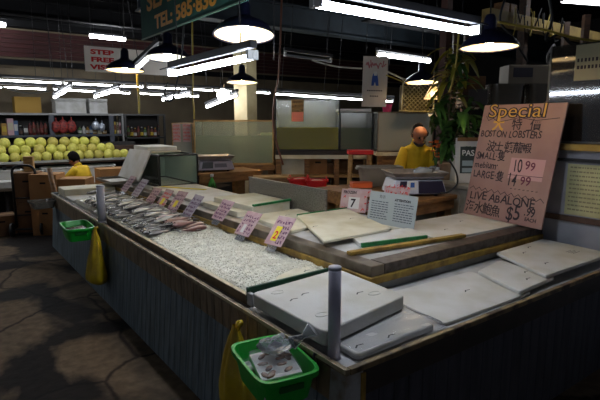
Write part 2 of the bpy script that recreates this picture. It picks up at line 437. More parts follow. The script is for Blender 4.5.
MB().bx(.70, WID, .003, .60, .60, .694).build('side_lower_deck', foam_grey, ctr)
MB().bx(.040, .062, .80, 3.44, .694, .748).build('tray_board', mat('wet_brown_board', (120, 102, 72), .45, rgb2=(84, 66, 40), scale=10), ctr, bevel=.003)
# riser between the tiers
MB().bx(.705, .72, .60, LEN-.03, .694, .745).build('riser', grey_paint, ctr)
MB().bx(.705, WID, .585, .60, .694, .745).build('side_riser', grey_paint, ctr)
MB().bx(.677, .715, .562, LEN-.03, .745, .789).build('stained_strip', olive_wood, ctr, bevel=.006)
MB().bx(.7, WID, .562, .59, .745, .789).build('side_stained_strip', olive_wood, ctr, bevel=.006)
MB().bx(.685, .79, .572, LEN-.03, .79, .852).build('ledge_rail', steel_dull, ctr, bevel=.006)
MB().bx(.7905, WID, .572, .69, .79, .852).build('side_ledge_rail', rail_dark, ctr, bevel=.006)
MB().prism([(.79, .69), (WID, .69), (WID, 1.29), (1.76, 1.29), (1.76, 1.83), (1.39, 1.83), (1.39, LEN-.03), (.79, LEN-.03)], .60, .846).build('upper_deck', foam_grey, ctr)
MB().bx(1.392, 1.412, 1.84, 3.10, .60, 1.07).build('steel_backsplash', steel, ctr, bevel=.004)
MB().bx(1.385, 1.418, 1.84, 3.10, 1.07, 1.082).build('backsplash_cap', steel, ctr, bevel=.003)

# posts standing on the rim
def post(name, label, x, y, z0, z1, r, m):
    t = thing(name, label, 'post', (x, y, z0))
    MB().cyl((0, 0, 0), (0, 0, z1 - z0), r, n=20).build('tube', m, t)
    MB().lathe([(0, 0), (r + .0006, 0), (r + .0006, .010), (r*.96, .013), (0, .0135)], (0, 0, z1 - z0 - .012), 20).build('end_cap', m, t)
    MB().lathe([(r + .003, .0), (r + .003, .006), (r + .001, .01)], n=20).build('flange', m, t)
    return t
post('corner_pole', 'short dark grey round pole at near corner of the counter', .032, .115, .695, PX(334, 265.5, .038).z, .026, post_grey)
post('rim_pole', 'short pale lilac-grey round pole beside the small far green basket', .0, 3.44, .715, PX(103, 186.5, .0).z, .036, post_light)

# ------------------------------------------------------------------ foam lids and boards
def rounded(pts, r, n=5):
    out = []; m = len(pts); P = [Vector((p[0], p[1])) for p in pts]
    for i in range(m):
        p = P[i]; a = (P[i-1]-p).normalized(); c = (P[(i+1) % m]-p).normalized()
        A, C = p + a*r, p + c*r
        for k in range(n+1):
            t = k/n; out.append((A*(1-t)**2 + p*2*t*(1-t) + C*t*t).to_tuple())
    return out
def lid(label, pts, z0, th, m=foam, r=.02, marks=(), dents=(), group=None, cat='foam slab', name='foam_sheet', tilt=None, cup=False):
    c = Vector((sum(p[0] for p in pts)/len(pts), sum(p[1] for p in pts)/len(pts)))
    t = thing(name, label, cat, (c.x, c.y, z0))
    if tilt: t.rotation_euler = tilt
    q = [(p[0]-c.x, p[1]-c.y) for p in pts]
    b = MB(); b.prism(rounded(q, r), 0, th); b.build('board', m, t, bevel=min(.008, th*.3), segs=3)
    for k, (x, y, kind) in enumerate(marks):
        b = MB()
        if kind == 'print':
            for j in range(4): stroke(b, [(x-c.x+.0, y-c.y+j*.016), (x-c.x+.09-.02*(j%2), y-c.y+j*.016)], .005, th+.001)
        elif kind == 'scratch':
            stroke(b, [(x-c.x, y-c.y), (x-c.x+.02, y-c.y+.015), (x-c.x+.05, y-c.y+.01)], .007, th+.001)
        else:
            b.tube([(x-c.x+.035*math.cos(a), y-c.y+.022*math.sin(a), th) for a in [j*PI/8 for j in range(16)]], .0025, 5, closed=True)
        b.build('printed_mark' if kind == 'print' else ('scuff_mark' if kind == 'scratch' else 'moulded_ring'), m if kind == 'ring' else mark_ink, t)
    return t
def strip(t, p0, p1, z0, z1, wd, m=green_tape, name='green_edge'):
    c = t.location; p0 = Vector(p0); p1 = Vector(p1); d = p1-p0
    MB().box(((p0.x+p1.x)/2-c.x, (p0.y+p1.y)/2-c.y, (z0+z1)/2-c.z), (d.length, wd, z1-z0), math.atan2(d.y, d.x)).build(name, m, t, bevel=.004)

big = lid('thick white foam box lid nearest the corner pole, pushed against dark green strip', [(.012, .148), (.605, .25), (.63, .79), (.01, .73)], .732, .068, foam, .03,
          [(.42, .40, 'scratch'), (.10, .52, 'scratch'), (.19, .55, 'scratch'), (.12, .30, 'ring'), (.50, .36, 'ring'), (.12, .66, 'ring')])
gs = thing('green_board', 'dark green board edge standing along back of the thick white lid', 'board', (.32, .80, .75))
MB().box((0, .005, .02), (.60, .022, .075), math.radians(2)).build('board', mat('dark_green_board', (12, 70, 44), .4, rgb2=(8, 50, 32), scale=14), gs, bevel=.006)
MB().box((-.29, -.03, .0), (.02, .05, .07), 0).build('end_lip', foam_grey, gs, bevel=.005)
lid('flat wet white sheet lying on the ice beside the dark green board', [(.22, .84), (.66, .86), (.66, 1.12), (.34, 1.0)], .742, .012, foam_cream, .03, [(.52, .97, 'scratch')], cat='foam sheet', name='foam_sheet')

l1 = lid('film-wrapped white foam lid at the corner in front of the thick lid', [(.085, .035), (.585, .045), (.645, .30), (.10, .34)], .696, .03, foam, .03, [(.30, .07, 'scratch'), (.12, .08, 'scratch')])
b = MB(); b.grid(lambda u, v: Vector((-.27+.57*u, -.15+.30*v, .0335+.004*math.sin(9*u+5*v)*math.sin(7*v-3*u)-(.024 if u in (0,1) or v in (0,1) else 0))), 24, 16)
b.build('plastic_film', clear_film, l1)
lid('broad bare white foam sheet in the middle of the right lower tier', [(.655, .045), (1.40, .035), (1.46, .47), (.70, .50)], .696, .016, foam, .025, [(1.1, .25, 'scratch')])
lid('white foam lid overlapping two others on the right lower tier', [(1.285, .04), (1.70, .06), (1.755, .455), (1.43, .40)], .714, .024, foam, .02, [(1.5, .12, 'scratch'), (1.62, .2, 'scratch')])
lid('printed white foam lid at the far right end, against the grey partition', [(1.60, .06), (2.44, .05), (2.48, .545), (1.83, .53)], .7405, .022, foam, .02,
    [(2.22, .20, 'print'), (1.95, .40, 'scratch'), (2.12, .46, 'scratch'), (1.82, .18, 'scratch')])

# upper deck, left arm
la = lid('long cream foam lid on the upper tier, in front of the small glass tank', [(.80, 2.98), (1.36, 3.02), (1.37, 4.34), (.81, 4.38)], .848, .035, foam, .02)
MB().box((-.02, .35, .038), (.05, .62, .004), .5).build('yellow_strap', yellow_paper, la)
lb = lid('thick cream foam lid with bright green edge before the steel backsplash', [(.92, 2.24), (1.37, 2.32), (1.37, 2.96), (.90, 2.93)], .848, .085, foam_cream, .02)
strip(lb, (.93, 2.245), (1.37, 2.325), .932, .95, .03)
lid('small white foam lid on the ledge behind the middle pink price signs', [(.80, 2.30), (.895, 2.27), (.885, 2.95), (.80, 2.95)], .848, .045, foam_cream, .01)
lc = lid('flat cream foam lid with a dark tear, behind the two nearest price signs', [(.80, 1.50), (1.30, 1.62), (1.37, 2.20), (.84, 2.18)], .848, .03, foam_cream, .02, [(1.08, 1.98, 'scratch'), (.92, 1.75, 'scratch')])
ldp = [tuple(PZ(x, y, .90).xy) for (x, y) in ((324, 241), (391, 228), (347, 208), (297, 215))]
ld = lid('broad cream foam lid with green rear rim, left of the printed grey card', ldp, .8795, .02, foam_cream, .02, [(*PZ(313, 227, .9).xy, 'scratch'), (*PZ(350, 219, .9).xy, 'scratch')])
strip(ld, ldp[3], ldp[2], .884, .908, .014)
le = lid('white foam lid with green front edge lying below the printed grey card', [(.93, .93), (1.46, .83), (1.56, 1.06), (1.05, 1.16)], .848, .03, foam, .015)
strip(le, (.94, .925), (1.46, .825), .85, .879, .022)
lid('thin white foam sheet spread on the upper tier before the red-lettered special sign', [(1.48, .72), (2.40, .70), (2.42, 1.24), (1.60, 1.26)], .848, .014, foam, .02, [(2.1, 1.02, 'scratch'), (1.75, .9, 'scratch')], cat='foam sheet', name='foam_sheet')
bt = thing('wooden_batten', 'loose brown wooden batten lying along the upper tier ledge', 'batten', (1.22, .725, .853), rz=math.radians(-7.0))
MB().box((0, .04, .012), (.97, .045, .022)).build('strip', olive_wood, bt, bevel=.003)

# far end of the lower tier
lid('cream foam lid propped at the far end of the lower tier', [(.05, 5.36), (.66, 5.30), (.67, 5.74), (.05, 5.74)], .70, .10, foam_cream, .015)
lid('white foam sheet beside the fish at the far end of the counter', [(.05, 4.90), (.58, 4.78), (.66, 5.27), (.05, 5.33)], .696, .03, foam, .02, cat='foam sheet', name='foam_sheet')

# ------------------------------------------------------------------ ice and fish
icebed = MB()
def ice_h(x, y):
    return .748 + .02*mnoise.noise(Vector((x*7, y*7, 0))) + .012*mnoise.noise(Vector((x*21, y*21, 3)))
icebed.grid(lambda u, v: Vector((.064+.615*u, .86+4.0*v, ice_h(.064+.615*u, .86+4.0*v) - (.04 if u in (0, 1) or v in (0, 1) else 0))), 40, 220)
rng = random.Random(3)
for k in range(6500):
    x = rng.uniform(.07, .67); y = .88 + 1.9*rng.random()**1.1 if k < 5200 else rng.uniform(2.5, 4.8)
    s = rng.uniform(.003, .0075)
    icebed.box((x, y, ice_h(x, y)+s*.2), (s*rng.uniform(.7, 1.5), s, s*rng.uniform(.5, 1)), rot=Euler((rng.uniform(0, 3), rng.uniform(0, 3), rng.uniform(0, 3))))
tag(icebed.build('crushed_ice', ice_mat, normals=False), 'bed of glittering crushed ice filling the lower tier tray', 'ice', kind='stuff')

def make_fish(name, label, L, hgt, wd, m, group):
    t = thing(name, label, 'fish', group=group)
    b = MB()
    def body(u, v):
        a = u*2*PI; s = v
        prof = (math.sin(PI*min(1, s*1.02)**.62)**.8 if 0 < s < .98 else 0.0) * (1-.25*s)
        prof = max(prof, .0 if s == 0 else .10*(s > .9))
        bend = .05*L*math.sin(PI*s*.9)
        return Vector((L*(s-.5), bend + hgt*prof*math.cos(a), wd*prof*math.sin(a) + wd*.8))
    b.grid(body, 12, 15, close_u=True); bdy = b.build('body', m, t)
    b = MB(); x = L*.48; y = .05*L*math.sin(PI*.9)
    zc = wd*.8
    b.prism([(x-.02, y-.004), (x+.012, y-.006), (x+.05, y-hgt*1.05), (x+.036, y), (x+.05, y+hgt*1.05), (x+.012, y+.006), (x-.02, y+.004)], zc-.002, zc+.002)
    b.build('tail_fin', fin_mat, t)
    b = MB(); b.prism([(-L*.12, hgt*.95+.03*L), (L*.08, hgt*.9+.045*L), (L*.10, hgt*1.35+.045*L), (-L*.05, hgt*1.4+.03*L)], zc-.0015, zc+.0015); b.build('dorsal_fin', fin_mat, t)
    MB().ball((-L*.415, hgt*.15, wd*1.5), .006, 8, 6).build('eye', eye_mat, bdy)
    return t
protos = {}
def fish(kind, x, y, z, rz, label, group, sc=1.0):
    spec = {'silver_fish': (.31, .036, .022, fish_a), 'mackerel': (.30, .033, .024, fish_b), 'red_fish': (.29, .042, .026, fish_c), 'ribbon_fish': (.48, .028, .016, fish_b), 'eel_fish': (.42, .022, .016, fish_a)}[kind]
    e = Euler((random.uniform(-.12, .12), random.uniform(-.06, .06), rz))
    if kind not in protos:
        t = protos[kind] = make_fish(kind, label, *spec, group)
        t.location = (x, y, z); t.rotation_euler = e; t.scale = (sc,)*3
    else: dup(protos[kind], (x, y, z), e, label, group, (sc,)*3)
def zf(x, y): return .752
n = 0
rows = [('red_fish', .47, 2.42, 9, .058, 'reddish fish', 'reddish fish along the ledge side', 'in the ledge-side row next to the ice'),
        ('mackerel', .22, 2.46, 14, .055, 'dark-backed silver fish', 'dark-backed fish along the front board', 'in the front row next to the ice'),
        ('silver_fish', .47, 3.05, 20, .056, 'silver fish', 'silver fish along the ledge side', 'in the long row by the ledge'),
        ('mackerel', .20, 3.32, 20, .054, 'dark silver fish', 'dark silver fish along the front rim', 'in the long row by the pale pole')]
for kind, x0, y0, cnt, st, nm, grp, where in rows:
    for k in range(cnt):
        x = x0 + random.uniform(-.03, .03); y = y0 + k*st + random.uniform(-.008, .008)
        lay = k % 3
        fish(kind, x, y, .752 + .012*lay, math.radians(16 + random.uniform(-9, 9)) + (PI if random.random() < .25 else 0),
             '%s %s from the ice end %s' % (ORD[k], nm, where), grp, random.uniform(.88, 1.08))
for k in range(9):     # an upper layer thrown across the rows
    fish('silver_fish', .34 + random.uniform(-.04, .04), 2.75 + k*.26, .80, math.radians(22 + random.uniform(-14, 14)),
         '%s pale fish from the ice end, lying on top across both rows' % ORD[k], 'pale fish thrown across the rows', random.uniform(.9, 1.1))
for k in range(6):
    fish('ribbon_fish' if k % 2 == 0 else 'eel_fish', .30 + .012*k, 4.52 + k*.055, .765, math.radians(20 + 3*k),
         '%s long thin %s fish beyond the pale pole, at the far tray end' % (ORD[k], 'dark' if k % 2 == 0 else 'silver'), 'long thin fish at the far end')

# ------------------------------------------------------------------ pink price signs along the ledge
CARD = {}
def card(name, label, cat, base, w, h, m, along=(0, -1, 0), lean=30, side=1, th=.004, group=None, holder=True, roll=0):
    """a card standing on its lower edge: local x along its foot, local y up its face, z out of the face"""
    u = Vector(along).normalized(); up = Vector((0, 0, 1)); out = u.cross(up)
    v = up * math.cos(math.radians(lean)) - out * math.sin(math.radians(lean))
    if roll:
        R = Matrix.Rotation(math.radians(roll), 3, u.cross(v)); u, v = R @ u, R @ v
    t = thing(name, label, cat, group=group)
    t.matrix_world = frame_matrix(base, u, v)
    cd_ = MB().bx(-w/2, w/2, 0, h, -th, 0).build('card', m, t, bevel=min(.001, th*.3), segs=1)
    CARD[t.name] = cd_
    if holder:
        MB().bx(-w*.28, w*.28, -.045, h*.4, -th-.003, -th-.0005).build('holder', clear_film if holder == 1 else wood_pale, t)
    return t
def scribble(t, w, h, seed, m, rows=4, lw=.006, skip=None):
    r = random.Random(seed); b = MB()
    for j in range(rows):
        y = h*(.88 - .8*j/max(1, rows-1+.3)); x = -w*.42
        while x < w*.40:
            cw = r.uniform(.12, .2)*w; hh = h*.6/rows
            if not (skip and skip[0] < x+cw*.5 < skip[1] and skip[2] < y < skip[3]):
                for _ in range(3):
                    stroke(b, [(x+r.random()*cw*.8, y+r.uniform(-.5, .5)*hh) for _ in range(r.choice((2, 2, 3)))], lw, .0012)
            x += cw
    b.build('handwriting', m, CARD.get(t.name, t))
signs = [  # foot pixel, height m, width m, card, ink, extra, label
    ((123, 191), .20, .15, pink_card, purple_ink, None, 'small pink price sign farthest along the ledge, below the leaning white board'),
    ((134, 196), .21, .16, lilac_card, purple_ink, None, 'plain greyish lilac price sign, second from the far end of the ledge'),
    ((147, 205), .20, .16, pink_card, purple_ink, None, 'plain pink price sign just left of the two with yellow patches'),
    ((157, 209), .22, .16, pink_card2, red_ink, 'Y', 'pink price sign with a yellow patch, farther of the pair'),
    ((170, 212), .22, .17, pink_card, purple_ink, 'Y', 'pink price sign with a yellow patch, nearer of the pair'),
    ((185, 217), .22, .15, lilac_card, purple_ink, None, 'pale lilac price sign standing nearest right of the yellow-patched pair'),
    ((216.5, 219.5), .17, .155, pink_card, purple_ink, None, 'crowded pink price sign leaning before the long cream lid'),
    ((241, 235), .185, .17, pink_card, purple_ink, 'W', 'pink price sign with a small white patch, second from the near end'),
    ((272, 245), .205, .165, pink_card, purple_ink, '2', 'pink price sign with yellow patch and figure 2, nearest of the row'),
]
for k, (px, h, wd, m, ink, ex, label) in enumerate(signs):
    base = PX(px[0], px[1], .60)
    t = card('price_sign', label, 'sign', base, wd*1.08, h*1.12, m, along=(0.12, -1, 0), lean=40, group='pink price signs along the ledge', roll=random.uniform(-3, 3))
    sk = None
    if ex == 'Y':
        MB().bx(-.025, .03, h*.28, h*.62, .0005, .0016).build('yellow_patch', yellow_paper, t); sk = (-.04, .04, h*.25, h*.65)
    if ex == 'W':
        MB().bx(-.035, .0, h*.12, h*.5, .0005, .0016).build('white_patch', white_plastic, t); sk = (-.05, .015, h*.1, h*.52)
    if ex == '2':
        MB().bx(-.045, .012, h*.15, h*.72, .0005, .0016).build('yellow_patch', yellow_paper, t); sk = (-.06, .02, h*.1, h*.75)
        letters(t, [('2', -.035, h*.24, .085, .9, .002)], red_ink, .0022)
    scribble(t, wd, h, 50+k, ink, 5, .0065, sk)

# signs on the upper tier
t = card('price_sign', 'pink sign with a big 7 on a white patch, left of the grey card', 'sign', PZ(352, 212, .872), .24, .20, pink_card2, along=(.5, -1, 0), lean=18, holder=2)
MB().bx(-.045, .055, .03, .13, .0005, .0016).build('white_patch', white_plastic, t)
letters(t, [('7', -.025, .045, .10, .9, .003), ('FROZEN', -.10, .16, .035, .9, .001)], dark_ink, .0022)
scribble(t, .24, .15, 91, red_ink, 3, .005, (-.08, .09, .02, .15))
t = card('price_sign', 'pink sign standing behind the grey card, right of the figure 7 sign', 'sign', PZ(356.5, 212, .872) + Vector((.035, .03, 0)), .22, .20, pink_card2, along=(.5, -1, 0), lean=18, holder=False)
scribble(t, .22, .2, 92, red_ink, 4, .005)
t = card('price_sign', 'pink sign peeping over the top of the grey card below the scale', 'sign', PZ(398, 219, .872) + Vector((.06, .10, 0)), .24, .245, pink_card2, along=(.2, -1, 0), lean=8, holder=False)
scribble(t, .24, .28, 93, red_ink, 5, .005)
t = card('notice_card', 'pale grey-blue notice card in two columns, foot on the white lid', 'notice', PZ(389, 226.5, .866), .42, .25, notice_card, along=(.18, -1, 0), lean=10, holder=False, roll=-1)
L = [('告示', -.12, .205, .028, 1), ('ATTENTION', .02, .196, .024, 1, .0012)]
b = MB()
r = random.Random(5)
for j in range(8):
    y = .172 - j*.018
    for (xa, xb) in ((-.185, -.03), (.022, .185)):
        x = xa
        while x < xb - r.uniform(0, .05)*(j % 3 == 2):
            wd = r.uniform(.012, .03); b.bx(x, min(x+wd, xb), y, y+.0065, .0004, .0012); x += wd + .006
letters(t, L, dark_ink, .001); b.build('small_print', mat('grey_print', (70, 76, 84), .7), t)
MB().bx(-.06, .20, -.012, .006, -.02, .03).build('foot_strip', foam_cream, t)

# the hand-written special sign
SB_L, SB_R = PZ(463, 213, .866), PZ(541, 230, .866)
u = (SB_R - SB_L); W = u.length
topl = PX(484, 108, 2.60); v = topl - SB_L
topr = PX(559.5, 102.5, 2.56)
H = ((topl-SB_L).length + (topr-SB_R).length) / 2
t = thing('special_sign', 'large salmon hand-lettered board listing lobster and abalone prices', 'sign')
t.matrix_world = frame_matrix(SB_L, u, v)
MB().bx(0, W, 0, H, -.014, 0).build('board', salmon, t, bevel=.003)
MB().bx(W*.50, W*.90, H*.37, H*.545, .0006, .0016).build('price_patch', mat('paler_pink_patch', (186, 142, 140), .6), t)
f = H/12.0
def wr(txt, x, y, sz, xs=.8): return (txt, x*W, y*H, sz*H, xs)
hand_letters(t, [wr('特', .42, .785, .105, 1.0), wr('價', .64, .785, .105, 1.0), wr('BOSTON LOBSTERS', .03, .715, .082, .86), wr('波士頓龍蝦', .14, .595, .095, 1.0),
            wr('SMALL·隻', .03, .515, .090, .84), wr('10', .54, .43, .15, .62), wr('mebium·', .03, .435, .082, .9), wr('LARGE·隻', .04, .345, .092, .84), wr('14', .50, .305, .15, .62),
            wr('LIVE ABALONE', .05, .15, .098, 1.04), wr('海水鮑魚', .02, .035, .105, .92), wr('$5', .57, .03, .155, .85), wr('.99', .78, .085, .095, .85), wr('EACH', .80, .045, .04, 1.0)], dark_ink, 11)
hand_letters(t, [wr('99', .68, .455, .10, 1.0), wr('99', .66, .325, .10, 1.0)], mat('plum_ink', (96, 34, 60), .7), 12, .0026)
b = MB(); b.addmesh(text_mesh('Special', .165*H, .0003, 1.30, -.001), Matrix.Translation((W*.08, H*.89, .0022))); b.addmesh(text_mesh('大', .12*H, .0003, 1.0, .004), Matrix.Translation((W*.17, H*.785, .0016)))
b.build('yellow_lettering', yellow_ink, t, normals=False)
b = MB(); b.addmesh(text_mesh('Special', .165*H, .0003, 1.30, .0075), Matrix.Translation((W*.08, H*.89, .0012)))
stroke(b, [(W*(.03+.94*k/22), H*(.235+(.028 if k % 2 else 0)-.0012*k)) for k in range(23)][::1], .005, .002)
stroke(b, [(W*.06, H*.90), (W*.10, H*.86), (W*.16, H*.88), (W*.24, H*.845), (W*.5, H*.885), (W*.7, H*.86), (W*.95, H*.88)], .005, .002)
for j in range(7): stroke(b, [(W*(.56+.05*j), H*.285), (W*(.58+.05*j), H*.288)], .005, .002)
stroke(b, [(W*.50, H*.40), (W*.90, H*.405)], .004, .002)
b.build('handwriting', dark_ink, t, normals=False)
pp = thing('dark_post', 'dark brown wooden post rising behind the right edge of the salmon sign', 'post', (2.66, .745, 0))
MB().bx(-.045, .045, -.045, .045, 0, 1.50).build('timber', wood_dark, pp, bevel=.004)
MB().bx(-.055, .055, -.055, .055, 0, .03).build('foot_plate', dark_metal, pp)

# ------------------------------------------------------------------ glass tanks
def make_tank(name, label, loc, rz, W, D, Ht, frame_m, glass_m, frame=.018, water=None, wlevel=0, back=None, top_rim=True, backpane=None):
    """local x along the front, y to the back, z up"""
    t = thing(name, label, 'tank', loc, rz)
    g = .008
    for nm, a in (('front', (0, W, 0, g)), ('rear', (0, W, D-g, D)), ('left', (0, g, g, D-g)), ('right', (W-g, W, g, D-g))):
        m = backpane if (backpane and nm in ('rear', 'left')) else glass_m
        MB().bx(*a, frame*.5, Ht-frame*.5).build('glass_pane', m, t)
    MB().bx(0, W, 0, D, 0, .012).build('bottom_pane', back or glass_m, t)
    for nm, z0, z1 in (('bottom_frame', 0, frame*1.3), ('top_frame', Ht-frame, Ht)):
        if nm == 'top_frame' and not top_rim: continue
        b = MB(); e = .006; k = frame
        b.bx(-e, W+e, -e, k, z0, z1); b.bx(-e, W+e, D-k, D+e, z0, z1); b.bx(-e, k, k, D-k, z0, z1); b.bx(W-k, W+e, k, D-k, z0, z1)
        b.build(nm, frame_m, t, bevel=.002, segs=1)
    for (x, y) in ((0, 0), (W, 0), (0, D), (W, D)):
        MB().box((x, y, Ht/2), (frame*.9, frame*.9, Ht-frame*2)).build('corner_strip', frame_m, t)
    if water:
        MB().bx(g+.002, W-g-.002, g+.002, D-g-.002, .014, wlevel).build('water', water, t)
    return t
silicone = mat('black_frame', (16, 17, 18), .4)
# small empty tank on the upper tier: its long front runs along the counter
tk = make_tank('glass_tank', 'empty black-framed glass tank standing on the upper tier', (.93, 5.50, .848), -PI/2 + .02, 1.04, .50, .40, silicone, glass_green, .022, None, 0, foam, True, film_mat('brightened_back_glass', (220, 236, 222), .8, .05, .2))  # rear and end panes milky pale: inner brightness put into their colour
fl = lid('cream foam slab lying flat across the top of the empty black-framed tank', [(.93, 4.86), (1.40, 4.84), (1.42, 5.52), (.95, 5.54)], 1.2495, .018, foam_cream, .02)
fl2 = lid('white foam lid on the cream slab above the empty black-framed tank', [(.97, 4.90), (1.36, 4.88), (1.38, 5.50), (.99, 5.50)], 1.269, .055, foam, .02)
# leaning white board and steel tray
t = thing('white_board', 'plain white foam board leaning against the empty glass tank', 'board')
c0, c1 = PX(118, 176, .745), PX(138, 181, .745)
up = Vector((.175, 0, .36))
t.matrix_world = frame_matrix(c0, c1-c0, up)
MB().bx(0, (c1-c0).length, 0, up.length, -.02, 0).build('board', foam, t, bevel=.004)
t = thing('steel_tray', 'shallow steel tray lying on the ledge at the far end', 'tray', (.72, 5.42, .853), rz=.02)
b = MB(); b.bx(-.17, .17, -.32, .34, 0, .006)
b.build('base', steel, t)
b = MB()
for a in ((-.175, .175, -.325, -.318), (-.175, .175, .338, .345), (-.175, -.168, -.318, .338), (.168, .175, -.318, .338)): b.bx(*a, 0, .035)
b.build('rim', steel, t, bevel=.002)

E1 = RGT.copy(); E2 = FWD.copy(); ARZ = math.atan2(RGT.y, RGT.x)       # axes of the back row of tanks
def at(px, py, d): return PD(px, py, d)
# left big tank with a wooden rim, on a wooden stand
p = at(194, 121, 7.2); q = at(273, 121, 7.2); Wt = (q-p).length
bz = 1.02
tz = make_tank('shrimp_tank', 'large wood-rimmed glass tank behind the left scale, half full of cloudy water', (p.x, p.y, bz), ARZ, Wt, .62, .645, wood_pale, film_mat('hazy_glass', (210, 212, 192), .16, .08, .15), .02,
               water_clear, .42, foam, True, film_mat('rear_hazy_glass', (190, 192, 176), .35, .1, .2))
MB().box((.35, .3, .22), (.26, .06, .26)).build('filter_box', mat('slate_blue_filter', (52, 66, 78), .6), tz, bevel=.01)
MB().cyl((.1, .42, .2), (.9, .42, .23), .045).build('pipe', wood_pale, tz)
MB().bx(Wt*.80, Wt*.985, .55, .58, .06, .45).build('pale_divider', mat('pale_green_sheet', (196, 206, 160), .6), tz)
st = thing('tank_stand', 'brown wooden stand under the wood-rimmed tank', 'stand', (p.x, p.y, 0), ARZ)
for x in (.04, Wt/2, Wt-.04):
    for y in (.05, .57): MB().bx(x-.04, x+.04, y-.04, y+.04, 0, .94).build('leg', wood, st)
MB().bx(-.03, Wt+.03, -.03, .65, .94, 1.018).build('top_frame', wood, st, bevel=.004)
# left extension of that tank with pink papers
p2 = at(172, 121, 7.4); w2 = (at(192, 121, 7.4)-p2).length
ex = make_tank('side_tank', 'narrow cloudy tank with pink papers taped on, left of the wood-rimmed tank', (p2.x, p2.y, bz), ARZ, w2, .5, .60, wood_pale, glass_foggy, .014, None, 0, foam_grey)
s2 = thing('crate_stand', 'dark wooden stand under the narrow papered tank', 'stand', (p2.x, p2.y, 0), ARZ)
MB().bx(0, w2, 0, .5, .96, 1.018).build('top_board', wood, s2)
for x in (.03, w2-.03):
    for y in (.03, .47): MB().bx(x-.03, x+.03, y-.03, y+.03, 0, .96).build('leg', wood_dark, s2)
for k, (fx, lb_) in enumerate(((177, 'pink paper price slip taped left on the narrow cloudy tank'), (187, 'pink paper price slip taped right on the narrow cloudy tank'))):
    c = at(fx, 142, 7.38); t = card('paper_slip', lb_, 'sign', c, .115, .27, pink_card, along=E1, lean=0, th=.002, holder=False, group='pink slips on the narrow tank'); scribble(t, .115, .27, 30+k, red_ink, 5, .004)

# right big tank bank
d0 = 7.0
p = at(276, 150.5, d0); Wb = (at(339, 150.5, d0)-p).length
zb = p.z; Hb = at(300, 98, d0).z - zb; wl = at(300, 127.5, d0).z - zb
bt_ = make_tank('green_water_tank', 'long tank of olive green water under a pale fogged upper half', (p.x, p.y, zb), ARZ, Wb, .7, Hb, silicone, film_mat('hazy_glass_wide', (190, 190, 180), .12, .08, .2), .012,
                water_green, wl, foam_grey, False, mat('pale_back_sheet', (150, 152, 154), .6, rgb2=(130, 132, 134), scale=4))
for k, fx in enumerate((.16, .30, .48, .66, .82)):
    MB().bx(Wb*fx, Wb*(fx+.05), .02, .66, .02, wl-.01).build('divider', mat('olive_divider', (118, 116, 26), .6) if k % 2 else mat('pale_divider_sheet', (130, 140, 96), .6), bt_)
MB().bx(Wb*.02, Wb*.05, .02, .03, .02, wl-.03).build('yellow_edge', mat('yellow_green_strip', (190, 188, 60), .6), bt_)
p3 = at(339, 150.5, d0-.35); Wc = (at(376, 150.5, d0-.35)-p3).length
q3 = at(340, 150.5, d0)
sd = make_tank('blue_green_tank', 'smaller blue-green tank with metal tray on top, right of the long olive tank', (q3.x, q3.y, zb), ARZ, .45, .7, Hb*.74, silicone, MATS['hazy_glass_wide'], .012, water_blue, wl*.98, foam_grey, False, MATS['pale_back_sheet'])
q4 = at(377.5, 152, 6.6)
gt = make_tank('grey_tank', 'dull grey tank with hazy glass behind the man in yellow', (q4.x, q4.y, q4.z), ARZ, (at(432, 150, 6.6)-at(377.5, 150, 6.6)).length, .6, at(380, 112, 6.6).z-q4.z, steel_dull, glass_foggy, .014, water_clear, .12, foam_grey, True)
# long stand beneath, with posts
p = at(277, 152, d0-.02); z1 = zb-.004
sb = thing('tank_stand', 'wooden post stand with dark beam carrying the row of green tanks', 'stand', (p.x, p.y, 0), ARZ)
Ws = 2.05
MB().bx(-.02, 1.33, -.03, .72, z1-.055, z1).build('top_beam', mat('wet_dark_beam', (40, 30, 22), .5), sb, bevel=.005)
MB().bx(-.02, 1.33, -.045, -.03, z1-.11, z1-.056).build('pale_edging', foam_cream, sb)
for x in (.02, .42, .84, 1.29):
    for y in (.0, .66): MB().bx(x-.035, x+.035, y-.035, y+.035, 0, z1-.09).build('leg', wood, sb)
MB().bx(-.02, 1.33, -.02, .70, .86, .90).build('shelf', wood_pale, sb)
MB().bx(.06, .42, .05, .08, .9, z1-.12).build('cream_panel', foam_cream, sb)
s3 = thing('tank_stand', 'wooden stand with pale top under the dull grey tank', 'stand', (q4.x, q4.y, 0), ARZ)
MB().bx(-.02, .75, -.03, .62, q4.z-.05, q4.z-.003).build('top_board', foam_cream, s3)
MB().bx(0, .73, .02, .05, .3, q4.z-.05).build('front_panel', wood, s3)
for x in (.03, .70):
    for y in (.0, .58): MB().bx(x-.03, x+.03, y-.03, y+.03, 0, q4.z-.05).build('leg', wood, s3)
def carton(name, label, c, W, D, Ht, rz=0, m=cardboard, group=None, flaps=False, hole=True, cat='box'):
    t = thing(name, label, cat, c, rz, group)
    cb = MB().bx(-W/2, W/2, -D/2, D/2, 0, Ht).build('carton_body', m, t, bevel=.006)
    MB().bx(-W/2, W/2, -.025, .025, Ht, Ht+.0015).build('packing_tape', wood_pale, cb)
    if hole: MB().bx(-.04, .04, -D/2-.0015, -D/2+.001, Ht*.68, Ht*.68+.025).build('hand_hole', black_gap, cb)
    if flaps:
        for s in (-1, 1):
            MB().box((0, s*(D/2+.045), Ht+.03), (W*.98, .13, .004), rot=Euler((s*-.6, 0, 0))).build('flap', m, t)
    return t
o = Vector((p.x, p.y, 0))
carton('cardboard_box', 'brown carton with a hand hole on the shelf under the olive green tank', o + E1*.58 + E2*.22 + Vector((0, 0, .902)), .26, .3, z1-.09-.92, ARZ)
carton('cardboard_box', 'narrow brown carton beside the middle post under the olive tank', o + E1*.76 + E2*.22 + Vector((0, 0, .902)), .09, .3, z1-.09-.99, ARZ, cardboard_d, hole=False)
